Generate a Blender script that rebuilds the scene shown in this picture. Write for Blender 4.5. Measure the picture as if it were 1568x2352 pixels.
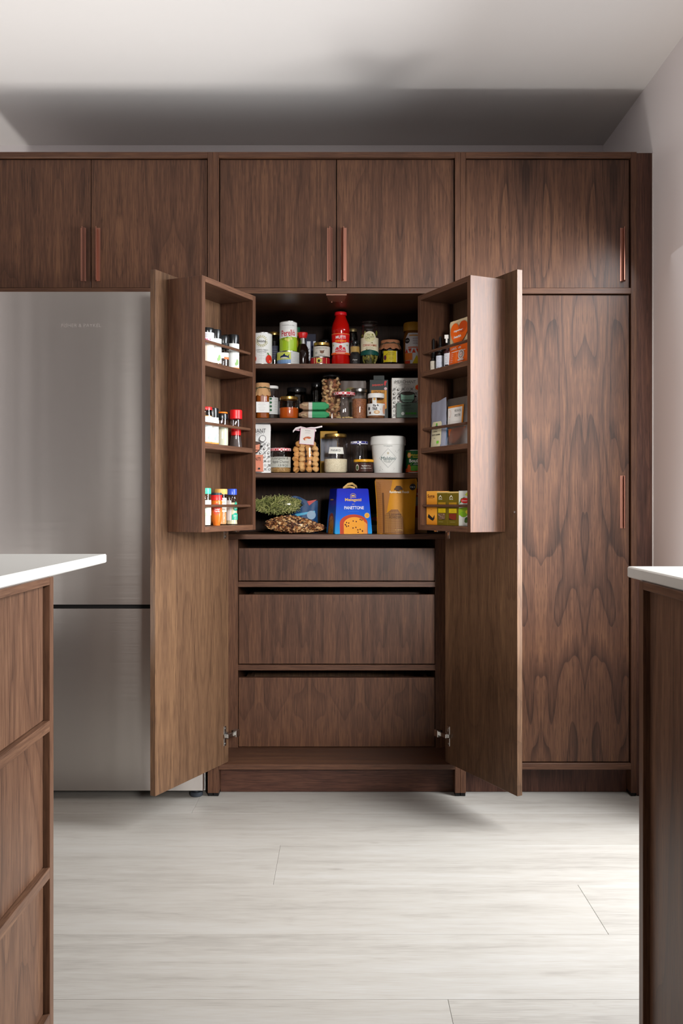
import bpy, bmesh, math, random
from mathutils import Vector, Matrix
for _o in list(bpy.data.objects):
    bpy.data.objects.remove(_o)
S = bpy.context.scene
C = S.collection
rnd = random.Random(7)
# ------------------------------------------------------------------ camera
F, PX, PY, H = 2050.0, 784.0, 1158.0, 1.03      # focal length and principal point in pixels of the 1568 x 2352 frame
Y0 = 3.144                                       # front plane of the cabinet run
cam = bpy.data.cameras.new('camera')
cam.sensor_fit = 'VERTICAL'
cam.sensor_height = 36.0
cam.lens = F / 2352 * 36
cam.shift_y = -18 / 2352
cam.clip_start = 0.05
co = bpy.data.objects.new('camera', cam)
co.location = (0, 0, H)
co.rotation_euler = (math.pi / 2, 0, 0)
C.objects.link(co)
S.camera = co
# ------------------------------------------------------------------ sky, lights, exposure
wd = bpy.data.worlds.new('sky')
S.world = wd
wd.use_nodes = True
wd.node_tree.nodes['Background'].inputs[0].default_value = (0.80, 0.88, 1.0, 1)
wd.node_tree.nodes['Background'].inputs[1].default_value = 1.0
S.view_settings.view_transform = 'Standard'
S.view_settings.look = 'None'
S.view_settings.exposure = 0.15
S.view_settings.gamma = 1.0
S.view_settings.use_curve_mapping = False


def area(name, loc, rot, sx, sy, power, col, spread=180):
    l = bpy.data.lights.new(name, 'AREA')
    l.shape = 'RECTANGLE'
    l.size, l.size_y = sx, sy
    l.energy = power
    l.spread = math.radians(spread)
    l.color = col
    o = bpy.data.objects.new(name, l)
    o.location = loc
    o.rotation_euler = rot if len(rot) == 3 and not isinstance(rot, Vector) else rot.to_track_quat('-Z', 'Y').to_euler()
    C.objects.link(o)
    return o


R90 = math.pi / 2
# daylight through the tall glazed door in the right wall and a window behind the camera; two unseen lamps are added low
# behind the islands only to brighten the ceiling
area('door_daylight', (1.40, 2.50, 1.34), (0, math.radians(60), 0), 1.5, 0.95, 102, (0.92, 0.965, 1.0), 150)
area('added_ceiling_fill', (1.0, 2.52, 0.45), Vector((-0.34, -0.06, 1)), 0.14, 0.18, 4.3, (1.0, 0.985, 0.97), 135)
area('added_ceiling_fill', (-1.55, 2.52, 0.45), Vector((0.40, -0.06, 1)), 0.8, 0.18, 11.8, (1.0, 0.985, 0.965), 135)
area('rear_daylight', (0.92, -1.38, 1.72), (math.radians(78), 0, math.radians(11)), 0.5, 0.6, 14.5, (1.0, 0.98, 0.955), 40)


# ------------------------------------------------------------------ materials
def lin(c):
    c /= 255.0
    return c / 12.92 if c <= 0.04045 else ((c + 0.055) / 1.055) ** 2.4


def rgb(r, g, b):
    return (lin(r), lin(g), lin(b), 1)


_mats = {}


def mat(r, g, b, rough=0.5, metal=0.0, spec=None, alpha=1.0):
    spec = (0.22 if rough >= 0.4 else 0.4) if spec is None else spec
    k = (r, g, b, rough, metal, spec, alpha)
    if k in _mats:
        return _mats[k]
    m = bpy.data.materials.new('paint')
    m.use_nodes = True
    p = m.node_tree.nodes['Principled BSDF']
    p.inputs['Base Color'].default_value = rgb(r, g, b)
    p.inputs['Roughness'].default_value = rough
    p.inputs['Metallic'].default_value = metal
    p.inputs['Specular IOR Level'].default_value = spec
    _mats[k] = m
    return m


class NT:
    """small node-tree writer"""
    def __init__(s, name):
        s.m = bpy.data.materials.new(name)
        s.m.use_nodes = True
        s.t = s.m.node_tree
        s.p = s.t.nodes['Principled BSDF']
        s.out = s.t.nodes['Material Output']

    def n(s, typ, ins=None, **kw):
        nd = s.t.nodes.new(typ)
        for k, v in kw.items():
            setattr(nd, k, v)
        for k, v in (ins or {}).items():
            if hasattr(v, 'is_output'):
                s.t.links.new(v, nd.inputs[k])
            else:
                nd.inputs[k].default_value = v
        return nd

    def math(s, op, a, b=0.0, c=0.0):
        return s.n('ShaderNodeMath', {0: a, 1: b, 2: c}, operation=op).outputs[0]

    def ramp(s, fac, stops, interp='LINEAR'):
        nd = s.n('ShaderNodeValToRGB', {0: fac})
        cr = nd.color_ramp
        cr.interpolation = interp
        while len(cr.elements) < len(stops):
            cr.elements.new(0.5)
        for e, (p, c) in zip(cr.elements, stops):
            e.position = p
            e.color = c if isinstance(c, tuple) else (c, c, c, 1)
        return nd.outputs[0]

    def mix(s, f, a, b, mode='MIX'):
        nd = s.n('ShaderNodeMix', data_type='RGBA', blend_type=mode)
        for k, v in ((0, f), (6, a), (7, b)):
            if hasattr(v, 'is_output'):
                s.t.links.new(v, nd.inputs[k])
            else:
                nd.inputs[k].default_value = v
        return nd.outputs[2]

    def set(s, k, v):
        if hasattr(v, 'is_output'):
            s.t.links.new(v, s.p.inputs[k])
        else:
            s.p.inputs[k].default_value = v


def wood(name, along, cols, rough=0.37, match=0.19, fig=1.0, bump=0.12, spec=0.22):
    """walnut veneer; grain runs along the given local axis, leaves book-matched every `match` metres"""
    T = NT(name)
    oc = T.n('ShaderNodeTexCoord').outputs['Object']
    sx = T.n('ShaderNodeSeparateXYZ', {0: oc})
    X, Y, Z = sx.outputs[0], sx.outputs[1], sx.outputs[2]
    a, b, l = {'z': (X, Y, Z), 'x': (Z, Y, X), 'y': (X, Z, Y)}[along]
    r = T.n('ShaderNodeObjectInfo').outputs['Random']
    if match:
        a = T.math('PINGPONG', T.math('ADD', a, T.math('MULTIPLY', r, 0.4)), match)
    a = T.math('ADD', a, T.math('MULTIPLY', r, 31.0))
    l = T.math('ADD', l, T.math('MULTIPLY', r, 57.0))
    v = T.n('ShaderNodeCombineXYZ', {0: a, 1: b, 2: l}).outputs[0]

    def nz(sa, sl, detail=3.0, rough_=0.55, dist=0.0):
        mp = T.n('ShaderNodeMapping', {0: v, 3: (sa, sa, sl)})
        return T.n('ShaderNodeTexNoise', {'Vector': mp.outputs[0], 'Scale': 1.0, 'Detail': detail,
                                          'Roughness': rough_, 'Distortion': dist}).outputs[0]
    big = nz(5.5, 0.75, 2.0, 0.5, 0.3)
    ring = T.math('FRACT', T.math('MULTIPLY', big, 11.0))
    ringv = T.ramp(ring, [(0.0, 0.55), (0.55, 0.75), (0.90, 0.25), (0.985, 0.0), (1.0, 0.55)])
    med = nz(34, 1.1, 3.0)
    fine = nz(240, 11.0, 2.0, 0.6)
    pore = nz(420, 24.0, 1.0)
    mid = nz(85, 2.2, 2.0)
    t = T.math('ADD', T.math('MULTIPLY_ADD', ringv, 0.24 * fig, 0.125 - 0.132 * fig), T.math('MULTIPLY', med, 0.40))
    t = T.math('ADD', t, T.math('MULTIPLY', mid, 0.20))
    t = T.math('ADD', t, T.math('MULTIPLY', T.math('SUBTRACT', fine, 0.5), 0.70))
    t = T.math('ADD', t, T.math('MULTIPLY', T.math('SUBTRACT', big, 0.5), 0.34))
    c = T.ramp(t, [(0.08, cols[0]), (0.42, cols[1]), (0.80, cols[2])])
    pm = T.ramp(pore, [(0.60, 0.0), (0.72, 0.55)])
    c = T.mix(pm, c, cols[0])
    T.set('Base Color', c)
    T.set('Roughness', T.math('ADD', rough - 0.06, T.math('MULTIPLY', fine, 0.14)))
    T.set('Specular IOR Level', spec)
    bp = T.n('ShaderNodeBump', {'Strength': bump, 'Distance': 0.0006, 'Height': fine})
    T.t.links.new(bp.outputs[0], T.p.inputs['Normal'])
    return T.m


WAL = (rgb(48, 31, 23), rgb(80, 53, 39), rgb(110, 76, 53))
WAL_LIT = (rgb(52, 36, 25), rgb(87, 63, 46), rgb(119, 89, 63))  # same walnut, with the olive cast of light on inner faces mixed in
WALL = (rgb(60, 40, 30), rgb(96, 67, 50), rgb(128, 94, 70))
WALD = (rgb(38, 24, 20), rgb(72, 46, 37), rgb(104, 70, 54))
WALE = (rgb(54, 35, 27), rgb(88, 60, 45), rgb(118, 84, 62))
W_door = wood('walnut_door', 'z', WAL, match=0.19)
W_fig = wood('walnut_crown_cut', 'z', WAL, match=0.155, fig=2.1)
W_isl = wood('walnut_island', 'z', WALL, match=0.2, fig=1.2)
W_islv = wood('walnut_island_post', 'z', WALL, match=0, fig=0.4)
W_isly = wood('walnut_island_rail', 'y', WALL, match=0, fig=0.4)
W_pd_lit = wood('walnut_door_lit', 'z', WAL_LIT, match=0.21, fig=0.7)  # open pantry doors: the light's olive tint is part of the colour
W_v = wood('walnut_upright', 'z', WAL, match=0, fig=0.35)
W_h = wood('walnut_rail', 'x', WAL, match=0, fig=0.3)
W_y = wood('walnut_depth', 'y', WAL, match=0, fig=0.3)
W_eh = wood('walnut_edge', 'x', WALE, match=0, fig=0.2)
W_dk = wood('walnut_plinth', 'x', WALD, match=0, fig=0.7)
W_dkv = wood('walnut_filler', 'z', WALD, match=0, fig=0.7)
W_in = wood('walnut_inside', 'z', WAL_LIT, match=0, fig=0.2)
W_bk_shade = wood('walnut_back_shade', 'z', (rgb(24, 16, 12), rgb(40, 28, 22), rgb(56, 40, 32)), match=0, fig=0.2, rough=0.6, spec=0.1)  # pantry back: the shade behind the shelves is painted into this dark tone


def floor_mat():
    T = NT('pale_oak')
    oc = T.n('ShaderNodeTexCoord').outputs['Object']
    r = T.n('ShaderNodeObjectInfo').outputs['Random']
    off = T.n('ShaderNodeCombineXYZ', {0: T.math('MULTIPLY', r, 41.0), 1: T.math('MULTIPLY', r, 17.0), 2: 0.0}).outputs[0]
    v = T.n('ShaderNodeVectorMath', {0: oc, 1: off}).outputs[0]

    def nz(sl, sa, detail=3.0, dist=0.0):
        mp = T.n('ShaderNodeMapping', {0: v, 3: (sl, sa, 1.0)})
        return T.n('ShaderNodeTexNoise', {'Vector': mp.outputs[0], 'Scale': 1.0, 'Detail': detail, 'Distortion': dist}).outputs[0]
    big = nz(0.8, 6.0, 3.0, 0.8)
    ring = T.math('FRACT', T.math('MULTIPLY', big, 13.0))
    ringv = T.ramp(ring, [(0.0, 0.5), (0.70, 0.58), (0.93, 0.25), (1.0, 0.5)])
    soft = nz(1.1, 9.0, 2.0)
    med = nz(3.5, 42, 4.0)
    fine = nz(16, 330, 2.0)
    t = T.math('ADD', T.math('MULTIPLY', med, 0.40), T.math('MULTIPLY', ringv, 0.16))
    t = T.math('ADD', t, T.math('MULTIPLY', T.math('SUBTRACT', fine, 0.5), 0.40))
    t = T.math('ADD', t, T.math('MULTIPLY', soft, 0.42))
    c = T.ramp(t, [(0.22, rgb(124, 118, 111)), (0.48, rgb(153, 147, 139)), (0.78, rgb(166, 162, 157))])
    kn = T.n('ShaderNodeMapping', {0: v, 3: (1.0, 3.2, 1.0)})
    vo = T.n('ShaderNodeTexVoronoi', {'Vector': kn.outputs[0], 'Scale': 1.7}).outputs['Distance']
    km = T.ramp(T.math('ADD', vo, T.math('MULTIPLY', T.math('SUBTRACT', med, 0.5), 0.06)), [(0.0, 0.75), (0.022, 0.5), (0.05, 0.0)])
    c = T.mix(km, c, rgb(112, 104, 96))
    c = T.mix(T.math('MULTIPLY', r, 0.35), c, T.mix(0.5, c, rgb(138, 130, 121)))
    T.set('Base Color', c)
    T.set('Roughness', T.math('ADD', 0.42, T.math('MULTIPLY', fine, 0.12)))
    bp = T.n('ShaderNodeBump', {'Strength': 0.1, 'Distance': 0.0006, 'Height': T.math('ADD', fine, T.math('MULTIPLY', ringv, 0.5))})
    T.t.links.new(bp.outputs[0], T.p.inputs['Normal'])
    return T.m


def plaster(name, col, rough=0.85):
    T = NT(name)
    oc = T.n('ShaderNodeTexCoord').outputs['Object']
    n1 = T.n('ShaderNodeTexNoise', {'Vector': oc, 'Scale': 2.2, 'Detail': 4.0}).outputs[0]
    n2 = T.n('ShaderNodeTexNoise', {'Vector': oc, 'Scale': 160.0, 'Detail': 2.0}).outputs[0]
    lo = tuple(x * 0.965 for x in col[:3]) + (1,)
    T.set('Base Color', T.mix(n1, col, lo))
    T.set('Roughness', rough)
    bp = T.n('ShaderNodeBump', {'Strength': 0.05, 'Distance': 0.001, 'Height': n2})
    T.t.links.new(bp.outputs[0], T.p.inputs['Normal'])
    return T.m


def steel_mat():
    T = NT('brushed_steel')
    oc = T.n('ShaderNodeTexCoord').outputs['Object']
    mp = T.n('ShaderNodeMapping', {0: oc, 3: (3.0, 3.0, 900.0)})
    n = T.n('ShaderNodeTexNoise', {'Vector': mp.outputs[0], 'Scale': 1.0, 'Detail': 2.0}).outputs[0]
    mp2 = T.n('ShaderNodeMapping', {0: oc, 3: (9.0, 9.0, 0.35)})
    n2 = T.n('ShaderNodeTexNoise', {'Vector': mp2.outputs[0], 'Scale': 1.0, 'Detail': 1.0}).outputs[0]
    T.set('Base Color', rgb(172, 166, 161))
    T.set('Metallic', 1.0)
    T.set('Roughness', T.math('ADD', 0.27, T.math('MULTIPLY', n, 0.10)))
    bp = T.n('ShaderNodeBump', {'Strength': 0.9, 'Distance': 0.006, 'Height': n2})
    T.t.links.new(bp.outputs[0], T.p.inputs['Normal'])
    return T.m


def glass_mat(name, tint=(1, 1, 1, 1), amt=0.06, edge=0.55, rough=0.03):
    """thin clear wall: lets light straight through, shines more towards its edges"""
    T = NT(name)
    T.t.nodes.remove(T.p)
    lw = T.n('ShaderNodeLayerWeight', {0: 0.5}).outputs['Facing']
    f = T.math('ADD', amt, T.math('MULTIPLY', T.math('POWER', lw, 3.0), edge))
    tr = T.n('ShaderNodeBsdfTransparent', {0: tint}).outputs[0]
    gl = T.n('ShaderNodeBsdfGlossy', {0: (1, 1, 1, 1), 'Roughness': rough}).outputs[0]
    mx = T.n('ShaderNodeMixShader', {0: f, 1: tr, 2: gl}).outputs[0]
    T.t.links.new(mx, T.out.inputs[0])
    return T.m


def grain_mat(name, c1, c2, scale, rough=0.6, c3=None):
    T = NT(name)
    oc = T.n('ShaderNodeTexCoord').outputs['Object']
    v = T.n('ShaderNodeTexVoronoi', {'Vector': oc, 'Scale': scale})
    sp = T.n('ShaderNodeSeparateColor', {0: v.outputs['Color']}).outputs[0]
    c = T.ramp(sp, [(0.0, c1), (0.5, c3 or c1), (1.0, c2)])
    T.set('Base Color', c)
    T.set('Roughness', rough)
    bp = T.n('ShaderNodeBump', {'Strength': 0.6, 'Distance': 0.001, 'Height': v.outputs['Distance']})
    T.t.links.new(bp.outputs[0], T.p.inputs['Normal'])
    return T.m


def gradient_mat(name, z0, z1, stops, rough=0.4):
    T = NT(name)
    oc = T.n('ShaderNodeTexCoord').outputs['Object']
    z = T.n('ShaderNodeSeparateXYZ', {0: oc}).outputs[2]
    f = T.n('ShaderNodeMapRange', {0: z, 1: z0, 2: z1}).outputs[0]
    T.set('Base Color', T.ramp(f, stops))
    T.set('Roughness', rough)
    T.set('Specular IOR Level', 0.2)
    return T.m


def check_mat(name, c1, c2, scale):
    T = NT(name)
    oc = T.n('ShaderNodeTexCoord').outputs['Object']
    c = T.n('ShaderNodeTexChecker', {'Vector': oc, 'Color1': c1, 'Color2': c2, 'Scale': scale}).outputs[0]
    T.set('Base Color', c)
    T.set('Roughness', 0.4)
    return T.m


M_floor = floor_mat()
M_ceil = plaster('ceiling_paint', rgb(226, 221, 217))
M_wall = plaster('wall_paint', rgb(236, 229, 228))
M_steel = steel_mat()
M_quartz = plaster('white_quartz', rgb(212, 210, 204), 0.3)
M_copper = mat(150, 104, 88, 0.36, 0.85)
M_black = mat(14, 13, 13, 0.45)
M_blackg = mat(20, 20, 21, 0.22)
M_white = mat(232, 231, 228, 0.4)
M_paper = mat(226, 224, 218, 0.6)
M_chrome = mat(205, 203, 200, 0.22, 1.0)
M_gold = mat(196, 160, 88, 0.3, 0.9)
M_tin = mat(176, 174, 170, 0.3, 1.0)
M_ink = mat(34, 32, 32, 0.6)
M_grey = mat(120, 118, 116, 0.6)
M_red = mat(196, 24, 24, 0.35)
GL = glass_mat('clear_glass')
GLD = glass_mat('smoky_glass', (0.30, 0.28, 0.25, 1), 0.08, 0.5)
FILM = glass_mat('clear_film', (0.97, 0.97, 0.96, 1), 0.03, 0.35, 0.10)
FILMG = glass_mat('grey_film', (0.75, 0.75, 0.78, 1), 0.16, 0.4, 0.25)


# ------------------------------------------------------------------ mesh helpers
def W(o):
    return (W(o.parent) @ o.matrix_basis) if o.parent else o.matrix_basis.copy()


def finish(me, sharp=34):
    me.shade_smooth()
    me.set_sharp_from_angle(angle=math.radians(sharp))


class MB:
    """collects shapes and links them as ONE mesh object"""
    def __init__(s, world=True):
        s.bm = bmesh.new()
        s.mats = []
        s.world = world

    def mi(s, m):
        if m not in s.mats:
            s.mats.append(m)
        return s.mats.index(m)

    def faces(s, vs, fs, m):
        k = s.mi(m)
        bv = [s.bm.verts.new(v) for v in vs]
        r = []
        for f in fs:
            try:
                fc = s.bm.faces.new([bv[i] for i in f])
                fc.material_index = k
                r.append(fc)
            except ValueError:
                pass
        return bv, r

    def box(s, x0, x1, y0, y1, z0, z1, m, bev=0.0008):
        vs = [(x, y, z) for x in (x0, x1) for y in (y0, y1) for z in (z0, z1)]
        fs = [(0, 1, 3, 2), (4, 6, 7, 5), (0, 4, 5, 1), (2, 3, 7, 6), (0, 2, 6, 4), (1, 5, 7, 3)]
        bv, fc = s.faces(vs, fs, m)
        if bev:
            ed = {e for f in fc for e in f.edges}
            r = bmesh.ops.bevel(s.bm, geom=list(ed), offset=bev, segments=1, affect='EDGES')
            for f in r['faces']:
                f.material_index = s.mi(m)
        return s

    def lathe(s, prof, m, cx=0, cy=0, n=28, sq=None):
        vs, fs, rings = [], [], []
        for r, z in prof:
            if r < 1e-6:
                rings.append([len(vs)])
                vs.append((cx, cy, z))
            else:
                rings.append(list(range(len(vs), len(vs) + n)))
                for i in range(n):
                    a = 2 * math.pi * i / n
                    k = 1.0
                    if sq:
                        k = min(1 / max(abs(math.cos(a)), 1e-6), 1 / max(abs(math.sin(a)), 1e-6), sq)
                    vs.append((cx + r * k * math.cos(a), cy + r * k * math.sin(a), z))
        for p, q in zip(rings, rings[1:]):
            for i in range(n):
                j = (i + 1) % n
                if len(p) == 1 and len(q) == 1:
                    break
                if len(p) == 1:
                    fs.append((p[0], q[j], q[i]))
                elif len(q) == 1:
                    fs.append((p[i], p[j], q[0]))
                else:
                    fs.append((p[i], p[j], q[j], q[i]))
        s.faces(vs, fs, m)
        return s

    def prism(s, pts, z0, z1, m, axis='z'):
        n = len(pts)

        def P(a, b, c):
            return {'z': (a, b, c), 'y': (a, c, b), 'x': (c, a, b)}[axis]
        vs = [P(a, b, z0) for a, b in pts] + [P(a, b, z1) for a, b in pts]
        fs = [tuple(range(n - 1, -1, -1)), tuple(range(n, 2 * n))]
        fs += [(i, (i + 1) % n, n + (i + 1) % n, n + i) for i in range(n)]
        s.faces(vs, fs, m)
        return s

    def tube(s, pts, r, m, n=8):
        pts = [Vector(p) for p in pts]
        vs, fs = [], []
        up = Vector((0.13, 0.2, 0.97))
        for i, p in enumerate(pts):
            t = (pts[min(i + 1, len(pts) - 1)] - pts[max(i - 1, 0)]).normalized()
            a = t.cross(up).normalized()
            b = t.cross(a).normalized()
            for k in range(n):
                w = 2 * math.pi * k / n
                vs.append(tuple(p + r * (a * math.cos(w) + b * math.sin(w))))
        for i in range(len(pts) - 1):
            for k in range(n):
                fs.append((i * n + k, i * n + (k + 1) % n, (i + 1) * n + (k + 1) % n, (i + 1) * n + k))
        fs.append(tuple(range(n - 1, -1, -1)))
        fs.append(tuple((len(pts) - 1) * n + k for k in range(n)))
        s.faces(vs, fs, m)
        return s

    def blob(s, c, rx, ry, rz, m, rot=None, sub=1):
        r = bmesh.ops.create_icosphere(s.bm, subdivisions=sub, radius=1.0)
        M = Matrix.Translation(c) @ (rot.to_4x4() if rot else Matrix()) @ Matrix.Diagonal((rx, ry, rz, 1))
        bmesh.ops.transform(s.bm, matrix=M, verts=r['verts'])
        k = s.mi(m)
        for v in r['verts']:
            for f in v.link_faces:
                f.material_index = k
        return s

    def build(s, name, parent=None, label=None, kind=None):
        bmesh.ops.recalc_face_normals(s.bm, faces=s.bm.faces[:])
        me = bpy.data.meshes.new(name)
        if s.world and parent is not None:
            bmesh.ops.transform(s.bm, matrix=W(parent).inverted(), verts=s.bm.verts[:])
        s.bm.to_mesh(me)
        s.bm.free()
        for m in s.mats:
            me.materials.append(m)
        finish(me)
        o = bpy.data.objects.new(name, me)
        C.objects.link(o)
        o.parent = parent
        if label:
            o['label'] = label
        if kind:
            o['kind'] = kind
        return o


def thing(name, label, cat, loc=(0, 0, 0), rot=0.0, group=None):
    o = bpy.data.objects.new(name, None)
    o.empty_display_size = 0.05
    o.location = loc
    o.rotation_euler = (0, 0, rot)
    C.objects.link(o)
    o['label'] = label
    o['category'] = cat
    if group:
        o['group'] = group
    return o


_txt = {}


def text_mesh(s, bold=0.0, shear=0.0):
    k = (s, bold, shear)
    if k not in _txt:
        cu = bpy.data.curves.new('t', 'FONT')
        cu.body = s
        cu.align_x = 'CENTER'
        cu.resolution_u = 3
        cu.offset = bold
        cu.shear = shear
        ob = bpy.data.objects.new('t', cu)
        me = ob.to_mesh()
        vs = [tuple(v.co) for v in me.vertices]
        fs = [tuple(p.vertices) for p in me.polygons]
        ob.to_mesh_clear()
        bpy.data.objects.remove(ob)
        bpy.data.curves.remove(cu)
        _txt[k] = (vs, fs)
    return _txt[k]


class D2:
    """a flat print drawn in (u, v) metres, then laid on the front of a pack or wrapped round a jar"""
    def __init__(s):
        s.bm = bmesh.new()
        s.mats = []
        s.w = 0.0

    def mi(s, m):
        if m not in s.mats:
            s.mats.append(m)
        return s.mats.index(m)

    def poly(s, pts, m):
        s.w += 0.00012
        vs = [s.bm.verts.new((x, y, s.w)) for x, y in pts]
        f = s.bm.faces.new(vs)
        f.material_index = s.mi(m)
        if len(pts) > 4:
            bmesh.ops.triangulate(s.bm, faces=[f], ngon_method='EAR_CLIP')
        return s

    def rect(s, x0, y0, x1, y1, m):
        return s.poly([(x0, y0), (x1, y0), (x1, y1), (x0, y1)], m)

    def ell(s, cx, cy, rx, ry, m, n=18, a0=0.0, a1=2 * math.pi):
        full = abs(a1 - a0 - 2 * math.pi) < 1e-6
        k = n if full else n + 1
        return s.poly([(cx + rx * math.cos(a0 + (a1 - a0) * i / n), cy + ry * math.sin(a0 + (a1 - a0) * i / n)) for i in range(k)], m)

    def ring(s, cx, cy, rx, ry, t, m, inner, n=18):
        s.ell(cx, cy, rx, ry, m, n)
        return s.ell(cx, cy, rx - t, ry - t, inner, n)

    def line(s, x0, y0, x1, y1, t, m):
        d = math.hypot(x1 - x0, y1 - y0) or 1
        nx, ny = -(y1 - y0) / d * t / 2, (x1 - x0) / d * t / 2
        return s.poly([(x0 + nx, y0 + ny), (x0 - nx, y0 - ny), (x1 - nx, y1 - ny), (x1 + nx, y1 + ny)], m)

    def text(s, body, cx, cy, h, m, w=None, bold=0.0, shear=0.0, rot=0.0):
        vs, fs = text_mesh(body, bold, shear)
        if not vs:
            return s
        x0, x1 = min(v[0] for v in vs), max(v[0] for v in vs)
        y0, y1 = min(v[1] for v in vs), max(v[1] for v in vs)
        ky = h / (y1 - y0)
        kx = w / (x1 - x0) if w else ky
        s.w += 0.00012
        ca, sa = math.cos(rot), math.sin(rot)
        bv = []
        for x, y, _ in vs:
            a, b = (x - (x0 + x1) / 2) * kx, (y - (y0 + y1) / 2) * ky
            bv.append(s.bm.verts.new((cx + a * ca - b * sa, cy + a * sa + b * ca, s.w)))
        k = s.mi(m)
        for f in fs:
            try:
                s.bm.faces.new([bv[i] for i in f]).material_index = k
            except ValueError:
                pass
        return s

    def lines(s, cx, y0, y1, n, w, m, t=0.0008):
        """rows of print too small to read"""
        for i in range(n):
            y = y1 + (y0 - y1) * i / max(n - 1, 1)
            ww = w * (0.75 + 0.25 * math.sin(i * 2.3))
            s.rect(cx - ww / 2, y - t / 2, cx + ww / 2, y + t / 2, m)
        return s

    def build(s, name, parent, fn, su=None, sv=None, label=None):
        for ax, st in ((0, su), (1, sv)):
            if not st:
                continue
            lo = min(v.co[ax] for v in s.bm.verts)
            hi = max(v.co[ax] for v in s.bm.verts)
            p = math.ceil(lo / st) * st
            while p < hi:
                no = Vector((1, 0, 0)) if ax == 0 else Vector((0, 1, 0))
                bmesh.ops.bisect_plane(s.bm, geom=s.bm.verts[:] + s.bm.edges[:] + s.bm.faces[:], plane_co=no * p, plane_no=no, dist=1e-7)
                p += st
        for v in s.bm.verts:
            v.co = Vector(fn(v.co.x, v.co.y, v.co.z + 0.00025))
        me = bpy.data.meshes.new(name)
        s.bm.to_mesh(me)
        s.bm.free()
        for m in s.mats:
            me.materials.append(m)
        o = bpy.data.objects.new(name, me)
        C.objects.link(o)
        o.parent = parent
        if label:
            o['label'] = label
        return o


def on_flat(y=0.0):
    return lambda u, v, w: (u, y - w, v)


def on_cyl(R):
    def fn(u, v, w):
        r = (R(v) if callable(R) else R)
        a = u / r
        return ((r + w) * math.sin(a), -(r + w) * math.cos(a), v)
    return fn


def px(x, Y):
    return (x - PX) / F * Y


def pz(y, Y):
    return H - (y - PY) / F * Y


def structure(o):
    o['kind'] = 'structure'
    return o
# ------------------------------------------------------------------ room shell
XR, YB, ZC, XL, YR = 1.098, 3.745, 2.536, -2.7, -1.3
structure(MB().box(XL - .1, XR + .07, YR - .1, YB + .1, ZC, ZC + .1, M_ceil, 0).build('ceiling'))
structure(MB().box(XL, XR + .07, YB, YB + .1, 0, ZC, M_wall, 0).build('wall_back'))
structure(MB().box(XL - .1, XL, YR, YB + .1, 0, ZC, M_wall, 0).build('wall_left'))
DY0, DY1, DZ = 1.92, 2.866, 2.30
structure(MB().box(XR, XR + .07, YR, DY0, 0, ZC, M_wall, 0).box(XR, XR + .07, DY1, YB, 0, ZC, M_wall, 0)
          .box(XR, XR + .07, DY0, DY1, DZ, ZC, M_wall, 0).build('wall_right'))
WX0, WX1, WZ0, WZ1 = .55, 1.09, 1.30, 2.15
structure(MB().box(XL, WX0, YR - .1, YR, 0, ZC, M_wall, 0).box(WX1, XR + .07, YR - .1, YR, 0, ZC, M_wall, 0)
          .box(WX0, WX1, YR - .1, YR, WZ1, ZC, M_wall, 0).box(WX0, WX1, YR - .1, YR, 0, WZ0, M_wall, 0).build('wall_rear'))
M_frame = mat(52, 52, 54, 0.4)
d1 = structure(MB().box(XR + .015, XR + .055, DY0, DY0 + .05, 0, DZ, M_frame).box(XR + .015, XR + .055, DY1 - .05, DY1, 0, DZ, M_frame)
               .box(XR + .015, XR + .055, DY0 + .05, DY1 - .05, DZ - .05, DZ, M_frame).box(XR + .015, XR + .055, DY0 + .05, DY1 - .05, 0, .06, M_frame)
               .build('door_1'))
MB().box(XR + .032, XR + .038, DY0 + .05, DY1 - .05, .06, DZ - .05, GL, 0).build('pane', d1)
w1 = MB()
for x in (WX0, WX1 - .05):
    w1.box(x, x + .05, YR - .08, YR - .02, WZ0, WZ1, M_frame)
w1.box(WX0 + .05, WX1 - .05, YR - .08, YR - .02, WZ1 - .05, WZ1, M_frame).box(WX0 + .05, WX1 - .05, YR - .08, YR - .02, WZ0, WZ0 + .05, M_frame)
w1 = structure(w1.build('window_1'))
MB().box(WX0 + .05, WX1 - .05, YR - .053, YR - .047, WZ0 + .05, WZ1 - .05, GL, 0).build('pane', w1)

fl = structure(MB().box(XL - .1, XR + .07, YR - .1, YB + .1, -.06, -.016, mat(120, 112, 104, .8), 0).build('floor'))
PW = 0.2797
joints = {0: -.499, -1: -1.9, -2: -.185, -3: .639, -4: -1.35, -5: .221, 1: .5, 2: -.3}
k = -23
while 2.975 + k * PW < YB:
    y0, y1 = 2.975 + k * PW, min(2.975 + (k + 1) * PW, YB)
    y0 = max(y0, YR)
    j = joints.get(k, rnd.uniform(-1.6, .9))
    xs = [XL]
    for q in (-2.9, 0, 2.9):
        if XL + .15 < j + q < XR - .1:
            xs.append(j + q)
    xs.append(XR)
    for a, b in zip(xs, xs[1:]):
        o = MB(False).box(-(b - a) / 2 + .0003, (b - a) / 2 - .0003, -(y1 - y0) / 2 + .0003, (y1 - y0) / 2 - .0003, -.015, 0, M_floor, .0006).build('plank', fl)
        o.location = ((a + b) / 2, (y0 + y1) / 2, 0)
    k += 1


# ------------------------------------------------------------------ cabinet run
def handle(parent, x, y, z0, z1, s):
    """copper finger pull; s = +1 when the door opens at its right edge"""
    m = MB()
    pl = [(-.0095, 0), (.0095, 0), (.0095, -.002), (.0065, -.005), (.0040, -.010), (.0026, -.015), (.0018, -.0205),
          (-.0006, -.0205), (.0002, -.015), (.0014, -.010), (.0034, -.0055), (.0058, -.0022), (-.0095, -.0022)]
    pts = [(x + s * a, y + b) for a, b in pl]
    if s < 0:
        pts.reverse()
    m.prism(pts, z0, z1, M_copper)
    return m.build('handle', parent)


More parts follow.
